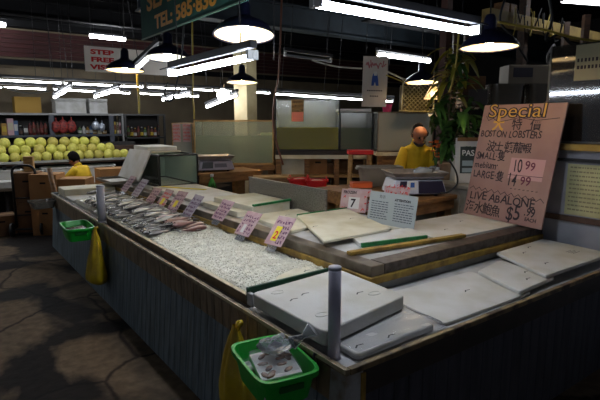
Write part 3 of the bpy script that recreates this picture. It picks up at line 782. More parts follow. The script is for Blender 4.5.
carton('cardboard_box', 'dark brown carton on the right shelf under the blue-green tank', o + E1*1.06 + E2*.3 + Vector((0, 0, .902)), .36, .3, z1-.09-.95, ARZ, cardboard_d)
# paper notice on the tank front, trays on top
c = at(297.5, 121.5, d0-.012)
t = card('paper_notice', 'small pale and salmon paper notice taped to front of the olive tank', 'sign', c, .17, .30, wood_pale, along=E1, lean=0, th=.002, holder=False)
MB().bx(-.08, .08, .0, .13, .0004, .0014).build('salmon_patch', mat('salmon_patch', (232, 138, 120), .7), t); scribble(t, .17, .3, 41, dark_ink, 5, .004)
c = q3 + Vector((0, 0, Hb*.74+.003))
t = thing('metal_tray', 'pale metal tray lying on top of the blue-green tank', 'tray', c + E1*.18 + E2*.22, ARZ)
MB().bx(-.20, .24, -.2, .3, 0, .006).build('base', steel, t)
b = MB()
for a in ((-.21, .25, -.21, -.2), (-.21, .25, .3, .31), (-.21, -.20, -.2, .3), (.24, .25, -.2, .3)): b.bx(*a, 0, .04)
b.build('rim', white_plastic, t)
c = at(387, 111.5, 6.75)
t = thing('pink_tub', 'bright pink plastic tub on the corner of the grey tank', 'tub', (c.x, c.y, q4.z + at(380, 112, 6.6).z-q4.z + .002), ARZ)
MB().lathe([(.0, 0), (.055, 0), (.068, .10), (.074, .105), (.066, .105), (.053, .01), (0, .01)], n=20).build('body', mat('pink_plastic', (232, 60, 120), .45), t)
MB().tube([(.066*math.cos(a), 0, .105+.05*math.sin(a)) for a in [k*PI/10 for k in range(11)]], .003, 6).build('handle', mat('pink_plastic', (232, 60, 120), .45), t)

# ------------------------------------------------------------------ tables, scales and clutter behind the counter
def table(label, corners, z, th, legs, m=wood, name='wooden_table', lr=.045):
    c = Vector((sum(q[0] for q in corners)/len(corners), sum(q[1] for q in corners)/len(corners), 0))
    t = thing(name, label, 'table', c)
    q = [(a[0]-c.x, a[1]-c.y) for a in corners]
    MB().prism(q, z-th, z).build('tabletop', m, t, bevel=.005)
    for (x, y) in legs: MB().bx(x-c.x-lr, x-c.x+lr, y-c.y-lr, y-c.y+lr, 0, z-th).build('leg', m, t)
    for (a, bq) in zip(q, q[1:]+q[:1]):
        A, B = Vector((*a, 0))*.94, Vector((*bq, 0))*.94; dd = B-A
        MB().box(((A.x+B.x)/2, (A.y+B.y)/2, z-th-.045), (dd.length, .025, .09), math.atan2(dd.y, dd.x)).build('apron', m, t)
    return t
table('rough wooden table behind the counter carrying the left scale', [(1.44, 4.36), (2.30, 4.28), (2.34, 4.86), (1.48, 4.92)], 1.0, .035, [(1.55, 4.45), (2.02, 4.42), (2.24, 4.78), (1.55, 4.82)])
table('brown wooden table behind the upper tier carrying the right scale', [(1.79, 1.31), (2.52, 1.36), (2.62, 2.50), (1.80, 2.50)], 1.0, .035, [(1.86, 1.40), (2.44, 1.44), (2.52, 2.40), (1.88, 2.40)])

def scale_machine(label, loc, rz, k=1.0, dark=True, with_label=True):
    t = thing('weighing_scale', label, 'scale', loc, rz)
    bm_ = mat('scale_dark_body', (34, 28, 48), .35) if dark else mat('scale_grey_body', (150, 144, 156), .45)
    side = mat('scale_light_body', (196, 198, 206), .4)
    for sx in (-1, 1):
        for sy in (-1, 1): MB().cyl((sx*.19*k, sy*.15*k, 0), (sx*.19*k, sy*.15*k, .018), .018, n=10).build('foot', black_plastic, t)
    hz = .165*k; zo = hz - .115*k; b = MB(); w_, d_ = .29*k, .20*k
    b.hull8([(-w_, -d_, .018), (w_, -d_, .018), (w_, d_, .018), (-w_, d_, .018), (-w_*.86, -d_*.85, hz), (w_*.86, -d_*.85, hz), (w_*.86, d_*.86, hz), (-w_*.86, d_*.86, hz)])
    hs_ = b.build('housing', side if with_label else bm_, t, bevel=.012, segs=3)
    nrm = Vector((0, -.097*k, .072*k)).normalized()
    def face(x0, x1, f0, f1, m, nm, lift):
        def P(x, f): return Vector((x*w_*(1-.14*f), -d_ + .15*d_*f, .018+(hz-.018)*f)) + Vector((0, -1, .2)).normalized()*lift
        b = MB(); b.hull8([P(x0, f0)-Vector((0, -.003, .0)), P(x1, f0)-Vector((0, -.003, 0)), P(x1, f1)-Vector((0, -.003, 0)), P(x0, f1)-Vector((0, -.003, 0)), P(x0, f0), P(x1, f0), P(x1, f1), P(x0, f1)])
        b.build(nm, m, hs_)
    if with_label:
        face(-.78, -.50, .12, .92, bm_, 'display_window', .004)
        face(-.04, .95, .06, .92, bm_, 'keypad', .004)
        face(-.44, -.12, .30, .95, white_plastic, 'sticker', .006)
        face(-.36, -.20, .48, .82, blue_ink, 'sticker_mark', .008)
    else:
        face(-.80, -.18, .2, .9, black_plastic, 'display_window', .004)
        face(-.1, .6, .3, .7, mat('scale_keys', (92, 88, 98), .5), 'keypad', .004)
    MB().cyl((0, 0, hz), (0, 0, .132*k+zo), .07*k, .10*k, n=16).build('pan_support', dark_metal, t)
    b = MB(); b.box((0, 0, .137*k+zo), (.50*k, .38*k, .02*k)); b.build('pan_carrier', mat('carrier_grey', (110, 104, 104), .5), t, bevel=.004)
    b = MB(); W2, D2 = .29*k, .22*k
    prof = [(0.78, .19), (1.0, .235)]
    b.hull8([(-W2*.86, -D2*.84, .148*k+zo), (W2*.86, -D2*.84, .148*k+zo), (W2*.86, D2*.84, .148*k+zo), (-W2*.86, D2*.84, .148*k+zo), (-W2, -D2, .190*k+zo), (W2, -D2, .190*k+zo), (W2, D2, .190*k+zo), (-W2, D2, .190*k+zo)])
    top = [f for f in b.bm.faces if all(v.co.z > .187*k+zo for v in f.verts)]
    bmesh.ops.delete(b.bm, geom=top, context='FACES_ONLY')
    b.build('weighing_pan', mat('worn_pan_steel', (150, 142, 134), .4, .35, rgb2=(126, 116, 108), scale=8), t, solid=.006)
    return t
SC2 = scale_machine('steel-topped dark and white scale on the right table, sticker on front', tuple(PD(413, 195, 4.42).xy) + (1.002,), -math.radians(30), .86)
SC1 = scale_machine('smaller grey scale with double pan on the left wooden table', (PD(221, 169, 6.28).x+.05, 4.62, 1.002), -math.radians(16), 0.84, False, False)
b = thing('plastic_bag', 'crumpled clear plastic bag lying in the right scale pan', 'bag', tuple(PD(422, 195, 4.38).xy) + (1.002+.178,))
r = random.Random(9)
m_ = MB(); m_.ball((0, 0, .03), .07, 14, 9, scale=(1.5, 1, .5))
for v in m_.bm.verts: v.co *= 1 + .3*mnoise.noise(v.co*40)
m_.build('crumpled_film', film_mat('shiny_bag_film', (206, 212, 216), .5, .15, .4), b)
m_ = MB(); m_.tube([(.09, 0, .04), (.13, .02, .06), (.17, .01, .05)], [.02, .008, .025], 8); m_.build('twisted_neck', film_mat('bag_neck_film', (206, 212, 216), .5, .15, .4), b)

c = PZ(380, 184, 1.002)
t = thing('grey_tub', 'grey plastic tub with wide rim on the right table, left of scale', 'tub', tuple(PD(379, 185, 5.02).xy) + (1.002,), -math.radians(30))
b = MB(); W2, D2 = .22, .13
def tubshape(b, W2, D2, h, taper=.86, th=.008):
    n = 28
    def ring(f, z):
        out = []
        for k in range(n):
            a = 2*PI*k/n; ca, sa = math.cos(a), math.sin(a)
            e = .35
            out.append((W2*f*math.copysign(abs(ca)**e, ca), D2*f*math.copysign(abs(sa)**e, sa), z))
        return out
    rings = [ring(taper, 0), ring(1, h), ring(1.07, h), ring(1.07, h-.015), ring(1.085, h-.015), ring(1.085, h+.006), ring(.985, h+.006), ring(taper-.03, .01)]
    V = [[b.bm.verts.new(q) for q in R] for R in rings]
    for A, B in zip(V, V[1:]):
        for k in range(n): b.bm.faces.new((A[k], A[(k+1)%n], B[(k+1)%n], B[k])).smooth = False
    b.bm.faces.new(V[0][::-1]); b.bm.faces.new(V[-1])
    return b
tubshape(b, .21, .12, .19); b.build('body', grey_plastic, t, normals=True)
for s in (-1, 1): MB().box((s*.232, 0, .175), (.02, .09, .02)).build('handle', grey_plastic, t, bevel=.004)
t = thing('orange_box', 'flat orange box on the right table beside the grey tub', 'box', tuple(PD(361, 187, 4.86).xy) + (1.002,), -math.radians(28))
MB().bx(-.10, .10, -.06, .06, 0, .045).build('box_body', mat('orange_card', (214, 96, 44), .6), t, bevel=.004)
MB().bx(-.102, .102, -.062, .062, .045, .055).build('box_lid', mat('orange_card_lid', (196, 82, 36), .6), t, bevel=.003)
t = thing('wood_plank', 'loose rough plank along the left edge of the right table', 'plank', (1.93, 1.97, 1.002), math.radians(84))
MB().bx(-.18, .18, -.05, .05, 0, .018).build('timber', wood_pale, t, bevel=.003)
# bench with red baskets and the pale crate behind the backsplash
bench = table('low wooden bench behind the steel backsplash carrying red baskets', [tuple((at(252, 190, 6.1)).xy), tuple(at(348, 190, 5.5).xy), tuple(at(356, 190, 6.0).xy), tuple(at(262, 190, 6.6).xy)], .86, .03,
      [tuple(at(262, 190, 6.2).xy), tuple(at(340, 190, 5.7).xy), tuple(at(346, 190, 5.95).xy), tuple(at(266, 190, 6.45).xy)], wood_pale, 'wooden_bench', .03)
def red_basket(label, px, d, rz):
    c = at(px, 188, d); t = thing('red_basket', label, 'basket', (c.x, c.y, .862), rz, 'red baskets on the bench')
    b = MB(); tubshape(b, .125, .09, .10, .86); b.build('body', red_plastic, t)
    for s in (-1, 1):
        MB().tube([(s*.11, .07*math.cos(a), .10+.045*math.sin(a)) for a in [k*PI/8 for k in range(9)]], .006, 6).build('handle', red_plastic, t)
    m_ = MB(); m_.ball((0, 0, .085), .07, 10, 7, scale=(1.2, .9, .35)); m_.build('contents', mat('pale_contents', (196, 150, 130), .6), t)
red_basket('left of two red plastic baskets on the wooden bench', 299, 5.95, ARZ+.2)
red_basket('right and nearer of two red plastic baskets on the wooden bench', 317, 5.80, ARZ-.1)
c = at(273, 183, 6.1)
t = thing('slatted_crate', 'pale slatted wooden crate behind the steel backsplash, left of red baskets', 'crate', (c.x, c.y, .862), ARZ+.15)
for j in range(4): MB().bx(-.24, .22, -.14+j*.075, -.08+j*.075, .10, .115).build('top_slat', wood_pale, t)
for s in (-.14, .13): MB().bx(-.24, .22, s, s+.018, .0, .10).build('side_board', wood, t)
for s in (-.24, .205): MB().bx(s, s+.015, -.12, .13, 0, .10).build('end_board', wood, t)
c = at(360, 150, 6.25)
t = thing('red_stool', 'tall wooden stool with bright red top in front of the blue-green tank', 'stool', (c.x, c.y, 0), ARZ)
MB().bx(-.155, .155, -.12, .12, c.z-.05, c.z).build('seat', red_plastic, t, bevel=.006)
for sx in (-1, 1):
    for sy in (-1, 1): MB().tube([(sx*.16, sy*.13, 0), (sx*.115, sy*.09, c.z-.05)], .02, 4, smooth=False).build('leg', wood_pale, t)
for zz in (.4, .8): 
    for sy in (-1, 1): MB().bx(-.13, .13, sy*.11-.012, sy*.11+.012, zz, zz+.04).build('rung', wood, t)
t = thing('green_bunch', 'small green and white bundle hanging beneath left scale table edge', 'bundle', PD(212, 180, 6.05) + Vector((0, 0, -.10)))
b = MB()
for k in range(9): b.tube([(0, 0, .14), (.03*math.cos(k*.7), .03*math.sin(k*.7), .06), (.06*math.cos(k*.7), .06*math.sin(k*.7), 0)], [.004, .012, .003], 5)
b.build('leaves', mat('bright_green_leaf', (52, 132, 44), .5), t); MB().lathe([(.0, .14), (.02, .14), (.024, .17), (0, .18)], n=8).build('white_tie', white_plastic, t)

# ------------------------------------------------------------------ right partition, tank on its shelf
part_m = mat('grey_partition_paint', (168, 168, 174), .55, rgb2=(144, 142, 146), scale=3)
struct(MB().bx(2.56, 2.62, -3.2, .69, 0, 1.44).build('wall_right', part_m))
struct(MB().bx(2.535, 2.56, -3.2, .69, .915, .955).build('trim_20', mat('brown_rail', (92, 66, 52), .55, rgb2=(66, 46, 36), scale=8)))
struct(MB().bx(2.525, 2.56, -3.2, .69, 1.36, 1.38).build('trim_21', mat('black_groove', (22, 20, 20), .6)))
struct(MB().bx(2.50, 3.25, -3.2, .71, 1.44, 1.485).build('trim_22', olive_wood))
c = Vector((2.555, PX(567, 180, 2.555).y, .965))
t = thing('wall_notice', 'yellowed notice sheet of small print on the grey partition right of salmon sign', 'notice')
t.matrix_world = frame_matrix(c, (0, -1, 0), (0, 0, 1))
MB().bx(0, .42, 0, .375, 0, .003).build('sheet', mat('yellowed_paper', (206, 200, 150), .7, rgb2=(184, 178, 130), scale=6), t)
b = MB(); r = random.Random(12)
for j in range(11):
    x = .02
    while x < .40:
        wd = r.uniform(.008, .03); b.bx(x, min(.405, x+wd), .345-j*.031, .356-j*.031, .003, .0036); x += wd+.006
b.build('small_print', mat('grey_print2', (146, 138, 104), .7), t)
dirty_glass = film_mat('dirty_tank_glass', (62, 57, 50), .5, .06, .55)
rt = make_tank('large_tank', 'big murky tank on the shelf at right edge, strip light reflected in its glass', (2.60, .655, 1.487), -PI/2, 2.4, .62, .72, mat('tank_edge', (84, 82, 78), .5), dirty_glass, .012, film_mat('dark_tank_water', (44, 40, 33), .8, .05, .2), .50, steel_dull, False, mat('brown_back', (70, 62, 52), .6))
MB().bx(.02, 2.3, .20, .23, .10, .12).build('air_tube', steel, rt); MB().bx(.02, 2.3, .18, .2, .16, .17).build('air_tube', steel, rt)
c = PX(575, 82, 2.585)
t = card('taped_paper', 'pale paper with black lettering taped to the murky tank at right edge', 'sign', (2.591, PX(588, 80, 2.59).y, PX(588, 80, 2.59).z), .20, .25, mat('old_paper', (150, 144, 116), .7), along=(0, -1, 0), lean=0, th=.0015, holder=False)
b = MB(); r = random.Random(4)
for j in range(2):
    for k in range(7): b.bx(-.085+k*.025, -.085+k*.025+r.uniform(.012, .02), .13-j*.05, .155-j*.05, .0004, .001)
b.build('lettering', dark_ink, t)

# cabinet, framed notice, plant and storage behind the salmon sign
t = thing('white_cabinet', 'low off-white cabinet behind the salmon sign, under the framed notice', 'cabinet', (2.95, 1.36, 0))
MB().bx(-.31, .35, -.58, .66, .06, 1.04).build('body', mat('dull_white_paint', (150, 146, 136), .55), t, bevel=.006)
MB().bx(-.33, .37, -.60, .68, 1.04, 1.07).build('top', mat('dull_white_top', (168, 162, 150), .5), t, bevel=.004)
MB().bx(-.29, .33, -.56, .64, 0, .06).build('plinth', black_plastic, t)
for y in (-.55, .06):
    dr = MB().bx(-.322, -.31, y, y+.56, .12, .98).build('door', mat('dull_white_paint2', (156, 152, 142), .5), t, bevel=.003)
    MB().bx(-.345, -.322, y+.26, y+.30, .5, .62).build('handle', dark_metal, dr)
cc = PD(467, 180, 4.62)
t = card('framed_notice', 'white-framed dark slate notice reading PAS beside the salmon sign', 'notice', (cc.x, cc.y, 1.075), .22, .42, white_plastic, along=tuple(RGT), lean=4, th=.02, holder=False)
MB().bx(-.07, .12, .09, .34, .0004, .0016).build('slate_panel', mat('slate_green', (52, 62, 62), .6), t)
letters(t, [('PAS', -.055, .255, .075, .95, .001)], white_ink, .0022)
b = MB(); b.bx(-.05, .05, .16, .21, .0018, .0024); b.bx(-.05, .05, .10, .14, .0018, .0024); b.build('pale_labels', mat('pale_blue_label', (150, 166, 176), .6), t)
MB().bx(-.10, .11, .39, .425, .0006, .002).build('top_strip', wood, t)
t2 = card('white_notice_board', 'plain white panel edge standing left of the framed slate notice', 'panel', tuple(PD(457.5, 183, 4.70).xy)+(1.075,), .05, .36, mat('panel_white', (170, 168, 160), .6), along=tuple(RGT), lean=3, th=.2, holder=False)

def leaf(b, base, d, L, wd, droop=.5):
    d = Vector(d).normalized(); s = d.cross(Vector((0, 0, 1)))
    if s.length < .1: s = Vector((1, 0, 0))
    s.normalize(); pts = []
    for k in range(6):
        f = k/5; w_ = wd*math.sin(PI*min(.97, f*.95+.05))**.8
        q = Vector(base)+d*L*f+Vector((0, 0, -droop*L*f*f))
        pts.append((b.bm.verts.new(q-s*w_/2), b.bm.verts.new(q+Vector((0, 0, -.012*math.sin(PI*f)))), b.bm.verts.new(q+s*w_/2)))
    for A, B in zip(pts, pts[1:]):
        b.bm.faces.new((A[0], A[1], B[1], B[0])).smooth = True; b.bm.faces.new((A[1], A[2], B[2], B[1])).smooth = True
c = PD(449, 160, 4.95); base = Vector((c.x, c.y, 1.072))
t = thing('potted_plant', 'tall leafy potted plant with pale flowers behind the right scale', 'plant', base)
MB().lathe([(0, 0), (.075, 0), (.10, .15), (.112, .155), (.112, .18), (.095, .18), (.09, .16), (0, .16)], n=20).build('pot', mat('pale_clay_pot', (168, 138, 108), .7, rgb2=(140, 110, 84), scale=8), t)
r = random.Random(21)
b = MB(); lb_ = MB(); ly = MB(); fb = MB()
for k in range(13):
    a = 2*PI*k/13 + r.uniform(-.2, .2); tall = k % 3 == 0
    hgt = r.uniform(.85, 1.2) if tall else r.uniform(.35, .7); sp = r.uniform(.02, .12) if tall else r.uniform(.15, .38)
    path = [Vector((sp*math.cos(a)*f**1.5, sp*math.sin(a)*f**1.5, .15+hgt*f)) for f in (0, .25, .5, .75, 1)]
    if not (path[2].dot(RGT) < -.07 and not tall): b.tube(path, [.009, .008, .007, .005, .003], 6)
    for f in range(26):
        q = path[1 + (f % 4)] + Vector((r.uniform(-.03, .03), r.uniform(-.03, .03), r.uniform(-.10, .10))); aa = r.uniform(0, 2*PI)
        dd_ = Vector((math.cos(aa), math.sin(aa), 0)); tip = q + dd_*.22
        lim = -.12 if q.z < .62 else (-.2 if q.z < .75 else -.3)
        if min(tip.dot(RGT), q.dot(RGT)) < lim: continue
        tgt = ly if (q.z > .85 and r.random() < .7) else lb_
        leaf(tgt, q, (math.cos(aa), math.sin(aa), r.uniform(-.1, .9)), r.uniform(.16, .32), r.uniform(.04, .085), r.uniform(.3, 1.0))
for k in range(26):
    q = RGT*r.uniform(-.06, .22) + FWD*r.uniform(-.2, .1) + Vector((0, 0, r.uniform(.30, .85)))
    for j in range(5): leaf(fb, q, (math.cos(j*1.257), math.sin(j*1.257), .5), .028, .022, .2)
b.build('stems', mat('brown_stem', (72, 62, 34), .7), t); lb_.build('green_leaves', leaf_m, t, normals=False); ly.build('olive_leaves', leaf_y, t, normals=False); fb.build('flowers', petal_p, t, normals=False)
c = PD(431, 128, 5.2)
t = thing('orange_flower_bunch', 'bunch of small orange flowers low in the leafy plant', 'flowers', (2.80, 1.84, 1.075))
b = MB(); fb = MB(); r = random.Random(2)
for k in range(14):
    q = Vector((r.uniform(-.05, .05), r.uniform(-.05, .05), r.uniform(.22, .42))); b.tube([(0, 0, .10), q*.6+Vector((0, 0, .05)), q], .003, 5)
    for j in range(5): leaf(fb, q, (math.cos(j*1.257), math.sin(j*1.257), .4), .03, .024, .1)
b.build('stems', leaf_m, t); fb.build('petals', mat('orange_petals', (226, 112, 44), .6), t, normals=False); MB().lathe([(0, 0), (.035, 0), (.045, .12), (.04, .12), (.03, .01), (0, .01)], n=14).build('vase', white_plastic, t)

sh = thing('storage_shelf', 'dark storage shelf behind the salmon sign crowded with boxes', 'shelf', (4.06, 1.80, 0), ARZ)
for x in (-.62, .62):
    for y in (-.20, .20): MB().bx(x-.03, x+.03, y-.03, y+.03, 0, 2.75).build('post', wood_dark, sh)
for z in (.9, 1.30, 1.82): MB().bx(-.66, .66, -.24, .24, z-.03, z).build('board', wood_dark, sh)
def on_shelf(x, y, z): return Vector((4.06, 1.80, 0)) + E1*x + E2*y + Vector((0, 0, z+.002))
murk = film_mat('milky_plastic', (136, 126, 112), .6, .2, .3)
def crate(label, x, y, z, W, D, Ht, m):
    t = thing('plastic_crate', label, 'crate', on_shelf(x, y, z), ARZ, 'milky crates on the storage shelf')
    b = MB(); tubshape(b, W/2, D/2, Ht, .92); b.build('body', m, t)
    MB().bx(-W*.42, W*.42, -D*.42, D*.42, Ht*.35, Ht*.9).build('contents', cardboard_d, t)
    return t
crate('milky plastic crate on the storage shelf under the left half of the white box', -.12, 0, 1.82, .34, .34, .22, murk)
crate('milky plastic crate on the storage shelf under the right half of the white box', .27, 0, 1.82, .30, .34, .22, murk)
t = carton('white_carton', 'white carton with dark printed panel atop the milky crates', on_shelf(.10, 0, 2.047), .46, .26, .20, ARZ, mat('dull_white_card', (128, 116, 100), .7), hole=False)
MB().bx(-.18, .03, -.134, -.1305, .07, .17).build('printed_panel', mat('dark_print', (54, 50, 60), .6), t)
t = thing('plastic_bag', 'crumpled whitish plastic bag at right end of the storage shelf', 'bag', on_shelf(.53, -.06, 1.82))
m_ = MB(); m_.ball((0, 0, .085), .085, 16, 10, scale=(1, 1, 1))
for v in m_.bm.verts: v.co *= 1 + .35*mnoise.noise(v.co*22)
m_.build('crumpled_film', mat('whitish_bag', (150, 150, 156), .35), t); m_ = MB(); m_.tube([(0, 0, .15), (.01, 0, .19), (.03, .01, .22)], [.03, .012, .03], 8); m_.build('knot', mat('whitish_bag', (150, 150, 156), .35), t)
carton('grey_carton', 'dark grey carton at left end of the storage shelf', on_shelf(-.48, 0, 1.82), .26, .3, .17, ARZ, mat('greyish_card', (84, 78, 76), .7), hole=False)
t = carton('small_carton', 'small beige carton on the dark grey carton of the storage shelf', on_shelf(-.46, 0, 1.993), .20, .2, .14, ARZ, cardboard_d, hole=False)
t = thing('coiled_hose', 'loop of pale hose hung behind the white carton', 'hose', on_shelf(.40, .05, 2.255))
MB().tube([(.05+.11*math.cos(a), .02*math.sin(2*a), .12+.11*math.sin(a)) for a in [k*PI/12 for k in range(24)]], .012, 8, closed=True).build('loop', mat('pale_hose', (120, 116, 116), .5), t)
MB().box((-.05, 0, .12), (.03, .05, .02)).build('tie', black_plastic, t)
# timber beam with cables over the partition
A, B2 = PY(498, 18, 1.65), PY(568, 40, 1.65)
t = thing('timber_beam', 'yellowish timber beam wrapped in cables above the murky tank', 'beam', A)
dv = (PY(600, 50, 1.65) - A); hz = math.atan2(dv.y, dv.x)
b = MB(); L_ = dv.length + .8
MB().box((L_/2-.2, 0, 0), (L_, .10, .13)).build('timber', mat('aged_beam', (150, 126, 66), .7, rgb2=(112, 90, 46), scale=6), t)
t.rotation_euler = (0, 0, 0)
for k in range(9):
    r = random.Random(60+k); x = .08+k*.12
    MB().tube([(x+.03*j+r.uniform(-.05, .05), -.075+r.uniform(-.02, .01), r.uniform(-.16, .16)) for j in range(5)], .006, 6).build('cable', cable_black if k % 3 else cable_yellow, t)
for k in range(2): MB().box((.05+.14*k, 0, .105), (.11, .10, .08)).build('wooden_block', wood, t)
struct(MB().bx(A.x+.62, A.x+.70, 1.72, 1.80, 0, ZC).build('trim_23', wood_dark))
struct(MB().bx(3.06, 3.14, 1.98, 2.06, 1.08, ZC).build('trim_24', mat('red_brown_post', (70, 36, 26), .6)))

# ------------------------------------------------------------------ lamps
def pendant(name, label, px, py, d, dia, bulb_m, tilt=(0, 0, 0), cord=True):
    c = PD(px, py, d); t = thing(name, label, 'lamp', c); R = dia/2
    t.rotation_euler = tilt
    prof = [(R, 0), (R*.975, .016), (R*.86, .048), (R*.66, .078), (R*.44, .10), (R*.27, .115), (R*.22, .13), (R*.205, .20), (R*.14, .225), (.012, .23)]
    shd = MB().lathe(prof, n=40).build('lamp_shade', shade_blue, t)
    inn = [(R*.985, .002), (R*.955, .014), (R*.84, .044), (R*.64, .073), (R*.42, .094), (R*.15, .106), (0, .108)]
    MB().lathe(inn, n=40).build('shade_lining', shade_inner, shd)
    MB().tube([(R*math.cos(k*2*PI/40), R*math.sin(k*2*PI/40), 0) for k in range(40)], .006, 6, closed=True).build('rim', shade_blue, shd)
    MB().ball((0, 0, .05), .036, 14, 10).build('bulb', bulb_m, t)
    MB().cyl((0, 0, .075), (0, 0, .105), .02, n=12).build('socket', white_plastic, t)
    topz = ZC - c.z
    MB().cyl((0, 0, .225), (0, 0, topz*(1 if not any(tilt) else 1)), .006, n=6).build('cord', cable_black, t)
    return t
TL = (math.radians(0), 0, 0)
tv = lambda deg: tuple(Matrix.Rotation(math.radians(deg), 3, RGT).to_euler())
pendant('pendant_lamp', 'large navy pendant lamp with warm light hanging above the long cream lid', 244, 35, 3.41, .40, bulb_warm, tv(-8))
pendant('pendant_lamp', 'navy pendant lamp with cool white light right below the green signboard', 168, 58, 4.7, .40, bulb_cool, tv(-5))
pendant('pendant_lamp', 'navy pendant lamp hanging before the red-lettered STEP sign', 125, 70.5, 5.4, .39, bulb_warm, tv(-4))
pendant('pendant_lamp', 'small distant navy pendant lamp in front of the square column', 242, 82.5, 6.6, .40, bulb_warm, tv(-4))
pendant('pendant_lamp', 'navy pendant lamp with warm light above the salmon special sign', 489, 47.5, 3.65, .40, bulb_warm, tv(-2))
pendant('pendant_lamp', 'navy pendant lamp beside the hanging poster and the leafy plant', 422, 82.5, 5.8, .40, bulb_warm, tv(-4))
c = PD(433, 99, 5.35)
t = thing('fabric_lamp', 'small pleated cream lamp glowing among leaves of the tall plant', 'lamp', c)
b = MB(); b.grid(lambda u, v: Vector(((.095-.065*v)*(1+.06*math.cos(20*PI*u))*math.cos(2*PI*u), (.095-.065*v)*(1+.06*math.cos(20*PI*u))*math.sin(2*PI*u), .13*v)), 60, 5, close_u=True)
b.build('lamp_shade', film_mat('cream_pleats', (250, 230, 190), .85, .4, .1), t, normals=False)
MB().ball((0, 0, .05), .026, 12, 8).build('bulb', bulb_warm, t); MB().cyl((0, 0, .12), (0, 0, ZC-c.z), .004, n=6).build('cord', cable_black, t)
c = PD(223, 95, 6.5)
t = thing('globe_bulb', 'bright bare globe bulb hanging left of the square column', 'lamp', c)
MB().ball((0, 0, 0), .078, 18, 12).build('bulb', mat('lit_globe', (255, 255, 255), .4, emit=(255, 248, 230), estr=18), t)
MB().cyl((0, 0, .07), (0, 0, .14), .022, n=12).build('socket', black_plastic, t); MB().cyl((0, 0, .14), (0, 0, ZC-c.z), .004, n=6).build('cord', cable_black, t)

def strip_light(label, p0, p1, tubes=1, tm=None, r=.014, hang=True, housing=True, gap=.05, hw=.12, perf=False, name='fluorescent_light', hang_m=None):
    p0, p1 = Vector(p0), Vector(p1); d = p1-p0; L = d.length; c = (p0+p1)/2
    t = thing(name, label, 'light', c, math.atan2(d.y, d.x)); pit = math.atan2(d.z, math.hypot(d.x, d.y))
    t.rotation_euler = (0, -pit, math.atan2(d.y, d.x)); tm = tm or tube_white
    for k in range(tubes):
        y = (k-(tubes-1)/2)*gap
        MB().cyl((-L/2, y, 0), (L/2, y, 0), r, n=10).build('tube', tm, t)
        for s in (-1, 1): MB().box((s*(L/2+.012), y, .01), (.022, .03, .05)).build('tube_socket', white_plastic, t)
    if housing:
        MB().bx(-L/2-.03, L/2+.03, -.022, .022, .045, .085).build('housing', reflector_d, t, bevel=.004)
        if perf:
            for s in (-1,):
                b = MB(); n = 60
                for k in range(n):
                    x = -L/2 + L*k/n; b.hull8([(x, s*.034, .04), (x+L/n*.55, s*.034, .04), (x+L/n*.55, s*.036, .04), (x, s*.036, .04), (x, s*hw, .022), (x+L/n*.55, s*hw, .022), (x+L/n*.55, s*hw, .026), (x, s*hw, .026)])
                b.hull8([(-L/2, s*hw, .024), (L/2, s*hw, .024), (L/2, s*(hw+.004), .024), (-L/2, s*(hw+.004), .024), (-L/2, s*hw, .03), (L/2, s*hw, .03), (L/2, s*(hw+.004), .03), (-L/2, s*(hw+.004), .03)])
                b.hull8([(-L/2, s*.034, .0435), (L/2, s*.034, .0435), (L/2, s*hw, .0275), (-L/2, s*hw, .0275), (-L/2, s*.034, .046), (L/2, s*.034, .046), (L/2, s*hw, .030), (-L/2, s*hw, .030)])
                b.build('reflector_wing', reflector_d, t)
    if hang:
        for s in (-1, 1): MB().cyl((s*L*.4, 0, .09), (s*L*.4 + (ZC-c.z)*math.sin(pit)*0, 0, (ZC-c.z-s*L*.4*math.sin(pit))/math.cos(pit)-.02), .004, n=5).build('suspension_wire', hang_m or dark_metal, t)
    return t
strip_light('big bright twin strip light above right arm of the counter', PY(318, 4, .42), PY(474, 32, .42), 2, tube_big, .0135, True, True, .034, .085, True)
strip_light('perforated strip light slanting above the left counter, under the largest pendant', PX(172, 74, .2), PX(251, 57, .2), 2, tube_big, .0135, True, True, .034, .085, True)
z_ = 2.24
rowA = [(-.80, .46), (.52, 1.74), (1.84, 3.04), (3.10, 4.30)]
strip_light('strip light hanging right above the olive tank, nearer the column', PD(276, 94, 7.45), PD(329, 97.6, 7.40), 1, None, .011)
strip_light('strip light hanging right above the blue-green tank, left of the poster', PD(331, 97.8, 7.45), PD(392, 101.5, 7.40), 1, None, .011)
for k, (xa, xb) in enumerate(rowA):
    strip_light('%s strip light from the aisle end of the long nearer row, over the pomelos' % ORD[k], (xa, 7.2, z_-.01*k), (xb, 7.2, z_-.01*k-.01), 1, None, .011)
for yy, nm in ((7.2, 'nearer'), (7.95, 'farther')):  # unseen strips past the left edge, added to brighten the counter front
    for (xa, xb), far in (((-2.1, -.86), 'next'), ((-3.4, -2.14), 'outermost')):
        strip_light('%s unseen strip light continuing the %s row into the dark aisle beyond the hand truck' % (far, nm), (xa, yy, z_-(yy-7.2)*.07), (xb, yy, z_-(yy-7.2)*.07), 1, None, .011)
for k, (xa, xb) in enumerate([(-.9, .36), (.50, 1.75), (1.95, 3.1)]):
    strip_light('%s strip light from the aisle end of the farther row, over the pomelos' % ORD[k], (xa, 7.95, z_-.05-.02*k), (xb, 7.95, z_-.05-.02*k-.02), 1, None, .011)
strip_light('short slanted strip light above the pomelos, nearest the left edge', PD(71, 88, 7.3), PD(54.5, 97.5, 7.9), 1, None, .016)
strip_light('slanted strip light hanging left of the yellow cord', PD(119, 89.5, 7.2), PD(95, 97, 8.0), 1, None, .016)
strip_light('slanted strip light just left of the square column', PD(237, 95, 7.6), PD(207, 107, 8.3), 1, None, .016)
strip_light('dim slanted strip light above the narrow cloudy tank', PD(190, 94, 7.7), PD(163, 100, 8.3), 1, None, .02)
